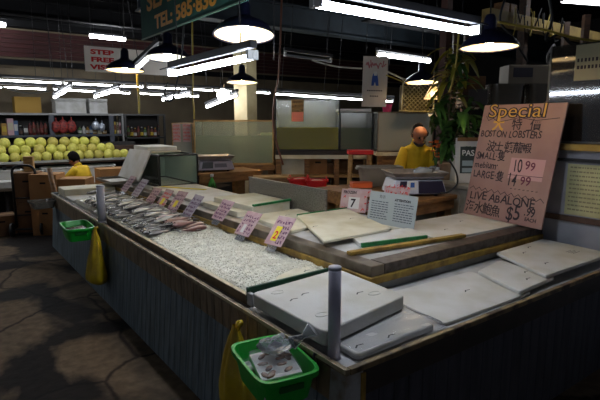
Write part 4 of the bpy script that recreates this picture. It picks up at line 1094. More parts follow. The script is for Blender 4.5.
strip_light('distant strip light between the STEP sign and the ceiling', PD(90, 36, 10.0), PD(125, 39.5, 10.2), 1, tube_white, .035)
strip_light('distant strip light cut by the left edge of the view', PD(-25, 22, 9.6), PD(5, 25, 9.8), 1, tube_white, .04)
strip_light('strip light right of the hanging poster', (3.62, 3.5, 2.52), (4.66, 3.5, 2.50), 1, tube_white, .025)
strip_light('strip light in upper right corner over the murky tank', PY(563, 0, 1.3), PY(640, 6, 1.3), 1, mat('lit_corner_tube', (255, 255, 255), .4, emit=(245, 250, 255), estr=10), .026)
strip_light('short tilted strip light glowing behind the white-lit pendant lamp', PD(137, 68, 5.3), PD(160, 47, 4.9), 1, mat('lit_dim_tube', (255, 255, 255), .4, emit=(245, 250, 255), estr=4), .022)
off = strip_light('unlit dusty strip fixture hanging left of the poster', PD(286, 55, 6.0), PD(330, 61, 6.3), 1, mat('unlit_tube', (120, 122, 124), .4), .016)

# ------------------------------------------------------------------ column, hanging signs, lattice
struct(MB().box((PD(245.5, 100, 8.15).x, PD(245.5, 100, 8.15).y, ZC/2), (.26, .26, ZC), ARZ-.55).build('trim_25', mat('cream_column_paint', (206, 190, 150), .6, rgb2=(180, 160, 120), scale=3)))
A, B2 = PX(142, 40, .30), PX(236, 2, .30)
t = thing('green_signboard', 'dark green hanging signboard with orange SEAFOOD and TEL lettering', 'sign')
t.matrix_world = frame_matrix((.30, A.y, A.z), (0, -1, 0), (0, 0, 1))
MB().bx(0, 2.6, 0, .62, -.02, 0).build('board', mat('dark_green_paint', (8, 78, 62), .85, rgb2=(6, 56, 46), scale=3), t, bevel=.003)
orange = mat('orange_paint', (216, 146, 26), .5)
letters(t, [('SEAFOOD', .15, .205, .21, 1.42, .006), ('TEL: 585·838', .32, .045, .14, 1.42, .005)], orange, .0015)
b = MB(); b.bx(-.0, 2.6, -.004, .006, 0, .004); b.build('bottom_edge', mat('pale_green_edge', (86, 116, 96), .5), t)
for x in (.2, 2.3): MB().cyl((x, .62, -.01), (x, ZC-A.z, -.01), .004, n=5).build('hanging_wire', dark_metal, t)
A = PD(85.5, 69, 7.9)
t = thing('step_sign', 'white hanging sign with red STEP and FREE lettering behind a pendant', 'sign')
uu = Vector((1, 0, 0)); A = PY(85.5, 71, 6.0)
t.matrix_world = frame_matrix(A, uu, (0, 0, 1)); Wd = (PY(170, 74, 6.0)-A).x; Hh = (PY(85.5, 45.5, 6.0)-A).z
MB().bx(0, Wd, 0, Hh, -.01, 0).build('board', mat('dull_white_board', (240, 234, 230), .6), t, bevel=.002)
letters(t, [('STEP', .08, Hh*.70, .085, 1.75, .004), ('FREE', .08, Hh*.40, .085, 1.75, .004), ('VISITORS', .07, Hh*.10, .085, 1.75, .004)], red_ink, .0012)
for x in (.1, Wd-.1): MB().cyl((x, Hh, -.005), (x, ZC-A.z, -.005), .004, n=5).build('hanging_wire', dark_metal, t)
A = PD(361.5, 106.5, 5.9); B2 = PD(386, 107, 5.9); C2 = PD(362, 56, 5.9)
t = thing('hanging_poster', 'tall off-white hanging poster with red script and small blue figure', 'poster')
t.matrix_world = frame_matrix(A, B2-A, C2-A); Wd = (B2-A).length; Hh = (C2-A).length
MB().bx(0, Wd, 0, Hh, -.006, 0).build('sheet', mat('poster_paper', (196, 186, 176), .7), t)
b = MB(); r = random.Random(8)
for j in range(9): stroke(b, [(Wd*(.12+.09*j), Hh*(.86+r.uniform(-.06, .06))), (Wd*(.16+.09*j), Hh*(.82+r.uniform(-.06, .06))), (Wd*(.2+.09*j), Hh*(.86+r.uniform(-.05, .05)))], .012, .001)
b.build('red_script', mat('dull_red_ink', (168, 92, 96), .6), t)
b = MB(); b.prism([(Wd*.36, Hh*.42), (Wd*.46, Hh*.42), (Wd*.5, Hh*.5), (Wd*.55, Hh*.42), (Wd*.66, Hh*.42), (Wd*.62, Hh*.58), (Wd*.58, Hh*.66), (Wd*.42, Hh*.66), (Wd*.38, Hh*.58)], .0004, .0015); b.build('blue_figure', mat('deep_blue_print', (36, 74, 150), .6), t)
b = MB(); b.bx(Wd*.45, Wd*.57, Hh*.62, Hh*.70, .002, .0028); b.build('pale_spot', white_plastic, t)
b = MB()
for y, x0, x1 in ((.31, .2, .8), (.20, .32, .66)):
    x = x0
    while x < x1: b.bx(Wd*x, Wd*(x+.05), Hh*y, Hh*(y+.025), .0004, .0012); x += .07
b.build('black_lettering', dark_ink, t)
for x in (.1, .9): MB().cyl((Wd*x, Hh, -.003), (Wd*x, Hh+ZC-C2.z-.03, -.003), .004, n=5).build('hanging_wire', dark_metal, t)
A = PD(402, 115, 6.3); B2 = PD(432, 116, 6.3); C2 = PD(402, 88, 6.3)
t = thing('lattice_panel', 'yellowish lattice crate standing on the grey tank behind the man', 'crate')
t.matrix_world = frame_matrix((A.x, A.y, at(380, 112, 6.6).z+.012), B2-A, (0, 0, 1)); Wd = (B2-A).length; Hh = .36
b = MB(); n = 11
for j in range(n+4):
    for s in (-1, 1):
        pts = []
        x0 = -Hh+ j*(Wd+Hh)/(n+3) if s == 1 else j*(Wd+Hh)/(n+3)
        q = [(x0+s*k*Hh/12, k*Hh/12) for k in range(13)]; q = [p_ for p_ in q if 0 <= p_[0] <= Wd]
        if len(q) > 1: b.tube([(p_[0], p_[1], .003*s) for p_ in (q[0], q[-1])], .006, 5)
b.build('lattice', lattice_y, t)
b = MB(); b.bx(-.015, .0, 0, Hh, -.01, .01); b.bx(Wd, Wd+.015, 0, Hh, -.01, .01); b.bx(-.015, Wd+.015, Hh, Hh+.02, -.012, .012); b.bx(-.015, Wd+.015, -.01, .005, -.012, .012); b.build('frame', lattice_y, t)
MB().bx(0, Wd, .0, .012, -.22, -.012).build('base', lattice_y, t); MB().bx(0, Wd, .012, Hh*.9, -.22, -.21).build('back_panel', mat('lattice_back', (96, 84, 44), .6), t)

# ------------------------------------------------------------------ hanging cables
def cable(label, pts, r, m, d):
    P = [PD(x, y, d + (rest[0] if rest else 0)) for (x, y, *rest) in pts]
    c = P[0].copy(); path = []
    for i in range(len(P)-1):
        p_, a, b_, n_ = P[max(0, i-1)], P[i], P[i+1], P[min(len(P)-1, i+2)]
        for k in range(6):
            u = k/6; path.append(.5*((2*a)+(-p_+b_)*u+(2*p_-5*a+4*b_-n_)*u*u+(-p_+3*a-3*b_+n_)*u**3) - c)
    path.append(P[-1]-c)
    o = MB().tube(path, r, 6).build('hanging_cable', m, loc=c); tag(o, label, 'cable'); return o
cable('yellow cord dangling under the pendant before the STEP sign', [(137, 74), (138, 88), (139, 102), (139, 114)], .012, cable_yellow, 5.4)
cable('yellow cord dangling above the narrow cloudy tank', [(192, 20), (193, 76), (192.5, 95), (194, 110), (194, 119)], .010, cable_yellow, 6.2)
cable('brown cord falling in front of the olive tank stand', [(282, -10), (279, 70), (275, 95), (273, 118), (276, 140), (283, 165)], .012, cable_brown, 6.3)
cable('black cord looping left of the perforated strip light', [(184, -5), (184, 25), (181, 60), (177, 82), (172, 100), (164, 100)], .008, cable_black, 4.2)
cable('black cord sagging past the bright globe bulb', [(168, 82), (165, 92), (168, 100), (176, 97), (181, 88)], .010, cable_black, 6.0)
cable('white sagging cord under the strip lights at the left edge', [(-4, 85), (12, 90), (26, 93), (40, 92.5), (55, 90)], .012, cable_white, 6.9)
cable('pale cord running to the hanging poster', [(312, 60), (325, 64), (340, 67), (362, 68.5)], .010, cable_white, 6.1)
cable('pale cord from the poster to the pendant by the plant', [(386, 71), (395, 75), (404, 79), (412, 80)], .010, cable_white, 5.85)
cable('second pale cord from the poster to the pendant by the plant', [(386, 75), (396, 79), (408, 84)], .008, cable_yellow, 5.85)
cable('thin dark wire hanging right of the largest pendant', [(274, -20), (274, 30), (274, 60)], .005, dark_metal, 3.6)
cable('yellow-green cable hanging down through the plant', [(459, 30), (457, 55), (455, 70), (452, 84), (449, 92)], .010, cable_yellow, 4.7)
cable('black cable tangle falling behind the pendant above the salmon sign', [(508, -10), (500, 20), (512, 36), (520, 50), (528, 62)], .010, cable_black, 4.3)
cable('black cable looping over the timber beam', [(548, -10), (552, 20), (546, 40), (560, 34), (572, 44), (590, 46)], .012, cable_black, 4.2)
cable('yellow-brown cable strung along the timber beam', [(498, 22), (520, 26), (545, 30), (575, 38), (604, 42)], .010, cable_yellow, 4.15)
cable('black cable behind the right scale', [(449, 160), (456, 172), (457, 184), (448, 192), (440, 193)], .008, cable_black, 4.15)

# ------------------------------------------------------------------ pomelo rack and shelves at the back left
RK = thing('fruit_rack', 'long pale-edged fruit rack carrying the heap of pomelos', 'rack', (.6, 8.45, 0))
MB().bx(-2.2, 1.45, -.22, -.16, .93, .97).build('front_ledge', mat('pale_ledge', (150, 148, 140), .6), RK, bevel=.004)
MB().bx(-2.2, 1.45, -.20, .25, .90, .945).build('shelf_board', wood_dark, RK)
MB().bx(-2.2, 1.45, -.03, .25, .945, 1.06).build('step_board', wood_dark, RK)
MB().bx(-2.2, 1.45, .10, .25, 1.06, 1.18).build('step_board', wood_dark, RK)
MB().bx(-2.2, 1.45, .25, .30, 0, 1.25).build('back_board', dark_wall, RK)
MB().bx(-2.2, 1.45, -.35, .25, .50, .54).build('lower_shelf', steel_dull, RK)
for x in (-2.15, -.9, .3, 1.4): MB().bx(x-.025, x+.025, -.20, -.15, 0, .93).build('leg', dark_metal, RK)
mel = None
rowsM = [('front', 8.33, 1.032, [3, 14.3, 25, 35.8, 46, 57.8, 67.8, 78.5, 88.5, 98.2, 108, 116.3, 123.8]),
         ('middle', 8.475, 1.147, [0, 14.2, 25.2, 39.2, 51.2, 61.2, 72.5, 82, 92, 101.5, 109.5]),
         ('back', 8.615, 1.268, [5, 20, 31.2, 41.5, 53.2, 65.2, 75, 84.5, 95.2])]
rm = random.Random(31)
for rname, y, z, pxs in rowsM:
    for k, px in enumerate(pxs):
        x = PY(px, 150, y).x; R = (.089 if rname == 'front' else .094) * rm.uniform(.93, 1.0)
        lab = '%s yellow-green pomelo from the counter end of the %s row' % (ORD[len(pxs)-1-k], rname)
        sc = (R, R, R*rm.uniform(1.0, 1.08)); rot = Euler((rm.uniform(-.4, .4), rm.uniform(-.4, .4), rm.uniform(0, 6)))
        if mel is None:
            mel = thing('pomelo', lab, 'fruit', (x, y, z), group='heap of pomelos')
            b = MB(); b.lathe([(0, -1), (.35, -.95), (.68, -.76), (.92, -.42), (1, -.05), (.96, .32), (.80, .64), (.55, .86), (.25, .985), (.08, .975), (0, .95)], n=24); b.build('rind', melon_mat, mel)
            MB().lathe([(0, .94), (.07, .95), (.06, 1.02), (0, 1.03)], n=8).build('stem_scar', cardboard_d, mel)
            mel.scale = sc; mel.rotation_euler = rot
        else: dup(mel, (x, y, z), rot, lab, 'heap of pomelos', sc)
def foam_crate(label, x, y, z, W, D, Ht, m=foam_grey):
    t = thing('foam_crate', label, 'box', (x, y, z)); b = MB(); tubshape(b, W/2, D/2, Ht, .94); b.build('body', m, t); MB().bx(-W*.44, W*.44, -D*.44, D*.44, Ht*.5, Ht*.8).build('contents', leaf_m, t)
foam_crate('dull foam crate on the low shelf under the pomelos, at left edge', PY(4, 180, 8.3).x, 8.30, .542, .5, .36, .30, foam)
foam_crate('dull foam crate on the low shelf under the pomelos, behind the cartons', PY(58, 180, 8.3).x, 8.30, .542, .5, .36, .30, foam)
foam_crate('dull foam crate on the low shelf under the pomelos, nearest the counter', PY(100, 180, 8.3).x, 8.30, .542, .5, .36, .30, foam)
foam_crate('dull foam crate under the pomelos, between the hand truck and the seated person', PY(30, 180, 8.3).x, 8.30, .542, .42, .36, .27, foam)
foam_crate('dull foam crate under the pomelos, right behind the seated person', PY(80, 180, 8.3).x+.03, 8.30, .542, .40, .36, .28, foam)
low = thing('low_table', 'low steel table with pale foam boxes at left edge below the pomelos', 'table', (PZ(8, 188, .62).x-.3, 7.62, 0))
MB().bx(-.5, .55, -.22, .22, .59, .62).build('tabletop', steel_dull, low)
for x in (-.46, .51):
    for y in (-.18, .18): MB().bx(x-.02, x+.02, y-.02, y+.02, 0, .59).build('leg', dark_metal, low)
lid('pale foam box on the low steel table at the left edge', [(low.location.x-.1, 7.46), (low.location.x+.45, 7.46), (low.location.x+.45, 7.78), (low.location.x-.1, 7.78)], .622, .10, foam_grey, .02, name='foam_box', cat='box')
carton('cardboard_box', 'brown carton on the floor by the low steel table', (low.location.x+.12, 7.0, 0), .36, .34, .30, 0, cardboard_d)

YS = 9.5
def xs(px, y=YS): return PY(px, 120, y).x
shz = {'top': 1.785, 'mid': 1.385}
S = thing('metal_shelf', 'grey metal shelf of groceries behind the pomelos with silver top bar', 'shelf', (xs(60), YS, 0))
x0, x1 = xs(-14)-xs(60), xs(120)-xs(60)
MB().bx(x0, x1, -.22, -.19, 1.76, 1.80).build('top_bar', mat('bright_steel_bar', (118, 118, 118), .5, .2), S)
MB().bx(x0, x1, -.19, .25, 1.765, 1.785).build('top_board', dark_metal, S)
MB().bx(x0, x1, -.22, .25, 1.345, 1.385).build('shelf_board', mat('slate_board', (48, 52, 60), .5), S)
MB().bx(x0, x1, -.22, .25, .96, 1.0).build('shelf_board', dark_metal, S)
MB().bx(x0, x1, .25, .27, 0, 1.785).build('back_panel', mat('near_black_panel', (26, 23, 22), .8), S)
for px in (-13, 49.5, 108.5): MB().bx(xs(px)-xs(60)-.045, xs(px)-xs(60)+.045, -.21, -.17, 0, 1.765).build('upright', mat('slate_post', (54, 58, 70), .5), S)
MB().bx(x1-.03, x1+.005, -.225, -.19, 0, 1.80).build('end_post', MATS['bright_steel_bar'], S)
T = thing('black_shelf', 'black shelf of bottles against the back wall, right of the pomelos', 'shelf', (xs(142, 9.75), 9.75, 0))
x0, x1 = xs(121.5, 9.75)-xs(142, 9.75), xs(162, 9.75)-xs(142, 9.75)
for z in (1.30, 1.80, .92): MB().bx(x0, x1, -.2, .22, z-.035, z).build('shelf_board', black_plastic, T)
for x in (x0+.02, x1-.02):
    for y in (-.18, .2): MB().bx(x-.02, x+.02, y-.02, y+.02, 0, 1.765).build('upright', black_plastic, T)
MB().bx(x0, x1, .22, .235, .2, 1.79).build('back_panel', MATS['near_black_panel'], T)

def bottle(label, x, y, z, h, r, m, cap, band, grp, first={}):
    t = thing('bottle', label, 'bottle', (x, y, z), group=grp)
    bd = MB().lathe([(0, 0), (r, 0), (r, h*.6), (r*.9, h*.66), (r*.38, h*.80), (r*.36, h*.92), (0, h*.92)], n=14).build('body', m, t)
    MB().lathe([(0, h*.90), (r*.44, h*.90), (r*.44, h), (0, h)], n=12).build('cap', cap, t)
    MB().lathe([(r*1.02, h*.15), (r*1.02, h*.48)], n=14).build('paper_label', band, bd)
def packet(label, x, y, z, w_, d_, h, m, band, grp):
    t = thing('packet', label, 'packet', (x, y, z), group=grp)
    bd = MB().bx(-w_/2, w_/2, -d_/2, d_/2, 0, h).build('pack_body', m, t, bevel=.004)
    MB().bx(-w_*.4, w_*.4, -d_/2-.002, -d_/2+.001, h*.3, h*.75).build('front_panel', band, bd)
col = lambda n, c: mat('pack_' + n, tuple(int(v*.74) for v in c), .6)
reds = [col('maroon', (96, 26, 24)), col('brick', (126, 42, 30)), col('brown', (84, 50, 30)), col('black', (30, 26, 26))]
pal = {'yellow': col('yellow', (206, 176, 40)), 'pink': col('pink', (222, 176, 186)), 'cream': col('cream', (216, 206, 176)), 'blue': col('blue', (74, 110, 160)), 'green': col('green', (84, 120, 60)), 'white': col('white', (216, 216, 212)), 'gold': col('gold', (176, 130, 40))}
zs = 1.387
packet('olive packet at left edge of the grocery shelf', xs(2.5), 9.42, zs, .09, .12, .22, pal['gold'], pal['yellow'], 'packets on the grocery shelf')
packet('tall pink and cream packet near the left edge of grocery shelf', xs(9), 9.42, zs, .105, .12, .31, pal['pink'], pal['cream'], 'packets on the grocery shelf')
packet('narrow blue packet right of the tall pink one', xs(14.3), 9.42, zs, .07, .12, .27, pal['blue'], pal['white'], 'packets on the grocery shelf')
packet('small white-faced black packet, third right of the tall pink one', xs(24), 9.42, zs, .08, .10, .17, reds[3], pal['white'], 'packets on the grocery shelf')
bottle('dark squat bottle between the blue packet and the white-faced packet', xs(19), 9.42, zs, .18, .045, reds[3], pal['white'], reds[2], 'bottles on the grocery shelf')
for k in range(5): bottle('%s dark red bottle right of the white-faced packet, on the grocery shelf' % ORD[k], xs(28.6+k*3.9), 9.42, zs, .25+.02*(k % 2), .036, reds[k % 3], reds[3], reds[(k+1) % 3], 'bottles on the grocery shelf')
def hung_bag(label, px, z0, h, w_, m, seed, n=1):
    t = thing('hanging_pack', label, 'packet', (xs(px, 9.28), 9.28, z0), group='packs hung from the shelf edge')
    m_ = MB(); m_.ball((0, 0, h*.42), 1, 16, 10, scale=(w_/2, .05, h*.46))
    for v in m_.bm.verts: v.co.x *= 1 + .22*mnoise.noise(v.co*30+Vector((seed, 0, 0))); v.co.y *= 1 + .5*mnoise.noise(v.co*26+Vector((0, seed, 0)))
    m_.build('bag_body', m, t)
    MB().tube([(0, 0, h*.84), (.01, 0, h*.95), (0, 0, h+.02)], [.022, .008, .012], 8).build('tied_top', m, t)
    MB().cyl((0, 0, h), (0, .03, 1.762-z0), .003, n=5).build('hook_cord', dark_metal, t)
redb = mat('red_net', (140, 40, 32), .6, rgb2=(66, 16, 16), scale=26); silb = mat('silver_foil', (186, 192, 204), .25, .6, rgb2=(120, 126, 140), scale=18, bump=.8, bscale=30)
hung_bag('left red net pack hanging over the pomelos', 55.5, 1.43, .26, .16, redb, 1); hung_bag('middle red net pack hanging over the pomelos', 62.5, 1.42, .29, .20, redb, 2); hung_bag('right red net pack hanging over the pomelos', 71, 1.43, .27, .18, redb, 3)
hung_bag('silver foil pack hanging at right of the red net packs', 95.5, 1.47, .21, .17, silb, 4); hung_bag('smaller silver foil pack beside the larger silver one', 101.5, 1.44, .20, .12, silb, 5)
for k, (px, c) in enumerate([(53.5, 'yellow'), (57.5, 'yellow'), (61.5, 'cream'), (66, 'yellow')]): packet('%s small jar-like packet from the left below the red net packs' % ORD[k], xs(px), 9.46, zs, .06, .08, .08, pal[c], reds[2], 'small packets under the red net packs')
for k, (px, c) in enumerate([(78, 'green'), (82, 'white'), (86, 'gold'), (89.5, 'blue')]): bottle('%s pale bottle from the left between the red and the silver packs' % ORD[k], xs(px), 9.42, zs, .16+.02*(k % 2), .036, pal[c], reds[3], pal['white'], 'pale bottles on the grocery shelf')
for k, (px, c) in enumerate([(93, 'gold'), (98, 'cream'), (103, 'gold')]): packet('%s low tan packet from the left below the silver packs' % ORD[k], xs(px), 9.46, zs, .085, .08, .07, pal[c], pal['cream'], 'tan packets under the silver packs')
for k, (px, c) in enumerate([(110.8, 'green'), (113, 'yellow'), (115.6, 'cream'), (117.8, 'pink')]): packet('%s tall narrow carton from the left at right end of the grocery shelf' % ORD[k], xs(px), 9.42, zs, .038, .10, .26-.01*k, pal[c], reds[k % 3], 'narrow cartons on the grocery shelf')
for k in range(11):
    px = 124.5 + k*3.35
    bottle('%s bottle from the left on middle board of the black shelf' % ORD[k], xs(px, 9.66), 9.66, 1.302, .20+.04*((k*5) % 3)/2, .034, [reds[3], pal['green'], reds[2], reds[0], reds[1]][k % 5], [pal['yellow'], reds[1], pal['white']][k % 3], [pal['white'], pal['yellow'], reds[2]][(k*2) % 3], 'bottles on the black shelf')
for k in range(6): bottle('%s dark bottle from the left on low board of the black shelf' % ORD[k], xs(123.5+k*3.4, 9.66), 9.66, .922, .24, .036, reds[k % 3], reds[3], reds[(k+2) % 3], 'bottles on the low board')
carton('yellow_carton', 'dull yellow carton on top of the grocery shelf, left of the white boxes', (xs(28), 9.48, 1.787), xs(41)-xs(15), .32, .31, 0, mat('dull_yellow_card', (150, 116, 40), .7), hole=False)
def foam_chest(label, px0, px1, h):
    a = xs(px0, 9.3); bq = xs(px1, 9.3); t = thing('foam_box', label, 'box', ((a+bq)/2, 9.48, 1.787)); W2 = (bq-a)/2
    MB().bx(-W2*.97, W2*.97, -.18, .18, 0, h-.06).build('body', foam_grey, t, bevel=.01); MB().bx(-W2, W2, -.19, .19, h-.06, h).build('lid', foam_grey, t, bevel=.01)
foam_chest('wide whitish foam box on top of the grocery shelf', 56, 87.5, .30); foam_chest('smaller whitish foam box at right on top of the grocery shelf', 90, 108.5, .31)

# ------------------------------------------------------------------ hand truck and cartons on the left aisle
c = PZ(29, 235, 0)
ht = thing('hand_truck', 'black hand truck with rounded handle parked at the left behind the counter', 'hand truck', (c.x, c.y, 0), ARZ + .25)
def arc(w_, h, r): return [(-w_, 0, .12), (-w_, 0, h-r)] + [(-w_+r-r*math.cos(a), 0, h-r+r*math.sin(a)) for a in (.4, .8, 1.2, 1.57)] + [(w_-r+r*math.sin(a), 0, h-r+r*math.cos(a)) for a in (.0, .4, .8, 1.2, 1.57)] + [(w_, 0, .12)]
MB().tube(arc(.15, 1.02, .10), .018, 10).build('frame', black_plastic, ht)
for z in (.3, .55): MB().cyl((-.15, 0, z), (.15, 0, z), .010, n=8).build('cross_bar', black_plastic, ht)
MB().bx(-.19, .19, .0, .28, .015, .025).build('toe_plate', dark_metal, ht)
MB().cyl((-.20, -.05, .10), (.20, -.05, .10), .012, n=8).build('axle', dark_metal, ht)
for s in (-1, 1):
    wh = MB().tube([(s*.20, -.05+.078*math.cos(a), .10+.078*math.sin(a)) for a in [k*PI/12 for k in range(24)]], .022, 8, closed=True).build('wheel', black_plastic, ht)
    MB().cyl((s*.20-.02, -.05, .10), (s*.20+.02, -.05, .10), .045, n=14).build('hub', dark_metal, wh)
R3 = Matrix.Rotation(ARZ+.25, 3, 'Z')
def by_truck(x, y, z): return Vector((c.x, c.y, 0)) + R3 @ Vector((x, y, z))
carton('cardboard_box', 'lower dark carton standing on the hand truck plate', by_truck(0, .20, .027), .34, .30, .44, ARZ+.25, cardboard_d)
carton('cardboard_box', 'upper dark carton stacked on the hand truck', by_truck(0, .20, .471), .34, .30, .44, ARZ+.25, cardboard_d)
carton('cardboard_box', 'narrow upright tan carton on top of the hand truck stack', by_truck(.02, .24, .914), .13, .10, .22, ARZ+.25, wood_pale, hole=False)
q = PD(52, 222, 7.15)
carton('cardboard_box', 'lower large brown carton on floor between hand truck and counter', (q.x, q.y+.1, 0), .38, .36, .46, ARZ+.1, cardboard, hole=True)
carton('cardboard_box', 'upper large brown carton with hand hole, between hand truck and counter', (q.x, q.y+.1, .463), .38, .36, .43, ARZ+.1, cardboard, hole=True)
q = PD(76, 180, 7.28)
carton('cardboard_box', 'lower brown carton at the counter end in front of the seated person', (q.x, q.y, 0), .40, .36, .42, ARZ+.05, cardboard)
carton('cardboard_box', 'upper brown carton at the counter end in front of the seated person', (q.x, q.y, .423), .40, .36, .40, ARZ+.05, cardboard)
q = PD(114, 183, 8.0)
carton('cardboard_box', 'lower tan carton behind the counter end, near the leaning white board', (q.x, q.y, 0), .5, .34, .46, 0, wood_pale)
carton('cardboard_box', 'upper tan carton behind the counter end, near the leaning white board', (q.x, q.y, .463), .5, .34, .44, 0, cardboard)
q0 = Vector((.14, 5.98, 0)); q1 = PD(49, 168, 6.75)
t = thing('wooden_pole', 'pale wooden pole leaning beside the far end of the counter', 'pole', q0)
MB().cyl((0, 0, 0.01), q1-q0, .032, n=14).build('shaft', wood, t); MB().cyl((0, 0, 0), (q1-q0)*.03, .036, n=14).build('end_cap', black_plastic, t)
q = PD(47, 204, 6.3)
t = thing('clear_basket', 'shallow clear plastic basket hanging at the far corner of the counter', 'basket', (-.17, 5.60, q.z-.03), .1)
b = MB(); tubshape(b, .14, .12, .09, .85); b.build('body', film_mat('clear_basket_plastic', (150, 146, 138), .4, .15, .35), t)
for s in (-.06, .06): MB().tube([(.10, s, .08), (.14, s, .12), (.165, s, .12)], .005, 6).build('hook', dark_metal, t)

# ------------------------------------------------------------------ green baskets and yellow bags on the counter front
def green_tub(label, x, y, z, rz, W, D, Ht):
    t = thing('green_basket', label, 'basket', (x, y, z), rz, 'green baskets on the counter front')
    b = MB(); tubshape(b, W/2, D/2, Ht, .84); b.build('body', green_plastic, t, bevel=.004)
    for s in (-1, 1): MB().tube([(s*W*.25, D/2*1.07, Ht-.02), (s*W*.25, D/2*1.07+.012, Ht+.03), (s*W*.25, D/2*1.07+.02, Ht+.02)], .005, 6).build('hook', dark_metal, t)
    for s in (-1, 1): MB().bx(s*W/2*.96-.006, s*W/2*.96+.006, -.05, .05, Ht*.55, Ht*.75).build('grip_slot', mat('deep_green', (10, 92, 30), .4), t)
    return t
def seafood_pack(label, loc, rz, w_, d_, rot=(0, 0), group='packs in the near green basket'):
    t = thing('seafood_pack', label, 'packet', loc, rz, group); t.rotation_euler = (rot[0], rot[1], rz)
    MB().bx(-w_/2, w_/2, -d_/2, d_/2, 0, .028).build('tray', white_plastic, t, bevel=.004)
    b = MB(); r = random.Random(int(w_*1000)+int(abs(loc[0])*999))
    for k in range(14): b.ball((r.uniform(-.4, .4)*w_, r.uniform(-.38, .38)*d_, .029), .016, 8, 5, Euler((0, 0, r.uniform(0, 3))), (1.5, .8, .35))
    b.build('dried_seafood', mat('dried_brown', (150, 96, 62), .5, rgb2=(84, 48, 34), scale=40), t)
    MB().grid(lambda u, v: Vector(((u-.5)*w_*.98, (v-.5)*d_*.98, .042+.004*math.sin(17*u+3*v)*math.sin(13*v))), 12, 12).build('film_wrap', film_mat('pack_film_%d' % len(bpy.data.materials), (200, 204, 208), .12, .25, .12), t)
# near basket: local x runs along the counter, local -y towards it
TB = green_tub('large bright green plastic basket hanging at the near corner, full of packs', -.168, .262, .575, -PI/2-.16, .36, .245, .12)
Rb = Matrix.Rotation(-PI/2-.16, 3, 'Z')
def inb(x, y, z): return tuple(Vector((-.168, .262, .575)) + Rb @ Vector((x, y, z)))
seafood_pack('white pack at left in the near green basket under a crumpled bag', inb(-.078, .0, .028), -PI/2-.16, .14, .17, (.05, 0))
seafood_pack('brown-filled pack at right in the near green basket', inb(.076, -.01, .030), -PI/2-.18, .14, .175, (.06, -.05))
seafood_pack('third pack lying on top of two others in the near green basket', inb(.02, .0, .082), -PI/2-.30, .215, .165, (.08, .04))
t = thing('plastic_bag', 'crumpled clear bag with grey packet atop the near green basket', 'bag', inb(-.03, .03, .128))
m_ = MB(); m_.ball((0, 0, .03), 1, 20, 12, scale=(.075, .06, .028))
for v in m_.bm.verts: v.co *= 1 + .4*mnoise.noise(v.co*32)
m_.build('crumpled_film', film_mat('bag_film', (196, 198, 204), .3, .3, .12), t)
m_ = MB(); m_.tube([(.05, -.04, .04), (.085, -.07, .07), (.12, -.09, .10)], [.03, .01, .035], 10); m_.build('twisted_neck', MATS['bag_film'], t)
MB().box((-.01, .0, .03), (.05, .035, .012), .4).build('grey_packet', mat('slate_packet', (84, 88, 98), .4), t)
green_tub('smaller green plastic basket hanging by the pale pole, far along the counter', -.175, 3.68, .545, -PI/2-.05, .44, .24, .12)
seafood_pack('pack with white label in the far green basket', (-.17, 3.62, .575), -PI/2, .24, .18, (.12, 0), 'packs in the far green basket')
seafood_pack('reddish pack behind the white-labelled one in the far green basket', (-.17, 3.83, .58), -PI/2, .16, .18, (.1, 0), 'packs in the far green basket')

def hang_bag(label, top, L, wd, dp, seed):
    t = thing('yellow_bag', label, 'bag', top, group='yellow bags on the counter front')
    prof = [(0, .14), (.05, .18), (.15, .34), (.3, .48), (.5, .68), (.7, .86), (.85, 1), (.95, .92), (1, .5), (1.02, .02)]
    def P(u, v):
        f = v*(len(prof)-1); i = min(int(f), len(prof)-2); q = f-i
        zz = prof[i][0]*(1-q)+prof[i+1][0]*q; rr = prof[i][1]*(1-q)+prof[i+1][1]*q
        a = 2*PI*u; k = 1 + .10*math.cos(7*a+seed+3*zz)*(1-zz*.5) + .25*mnoise.noise(Vector((math.cos(a)*1.5, math.sin(a)*1.5, zz*3+seed)))
        return Vector((dp*rr*k*math.cos(a)*.5, wd*rr*k*math.sin(a)*.5 + .012*math.sin(zz*4+seed), -L*zz))
    MB().grid(P, 36, 24, close_u=True).build('bag_body', yellow_bag, t)
    for s in (-1, 1): MB().tube([(.0, s*.006, -.02), (.012, s*.012, .015), (.024, s*.004, .02), (.028, 0, .0)], [.012, .008, .008, .008], 7).build('tied_handle', yellow_bag, t)
hang_bag('yellow plastic bag hanging left of the large near green basket', (-.11, .67, .675), .46, .34, .17, 1.0)
hang_bag('yellow plastic bag hanging under the pale pole near the small green basket', (-.115, 3.27, .69), .50, .34, .18, 4.0)

# ------------------------------------------------------------------ people
def skin_mesh(verts, edges, root=0, lev=2):
    bm = bmesh.new(); lay = bm.verts.layers.skin.verify(); V = []
    for (p, r) in verts:
        v = bm.verts.new(p); v[lay].radius = (r, r) if not isinstance(r, tuple) else r; V.append(v)
    V[root][lay].use_root = True
    for a, b_ in edges: bm.edges.new((V[a], V[b_]))
    me = bpy.data.meshes.new('skin_cage'); bm.to_mesh(me); bm.free()
    o = bpy.data.objects.new('skin_cage', me); COL.objects.link(o)
    o.modifiers.new('s', 'SKIN'); q = o.modifiers.new('d', 'SUBSURF'); q.levels = lev; q.render_levels = lev
    out = bpy.data.meshes.new_from_object(o.evaluated_get(bpy.context.evaluated_depsgraph_get()))
    bpy.data.objects.remove(o); return out
def chainmesh(b, pts, lev=1, M=None):
    b.addmesh(skin_mesh(pts, [(i, i+1) for i in range(len(pts)-1)], 0, lev), M)
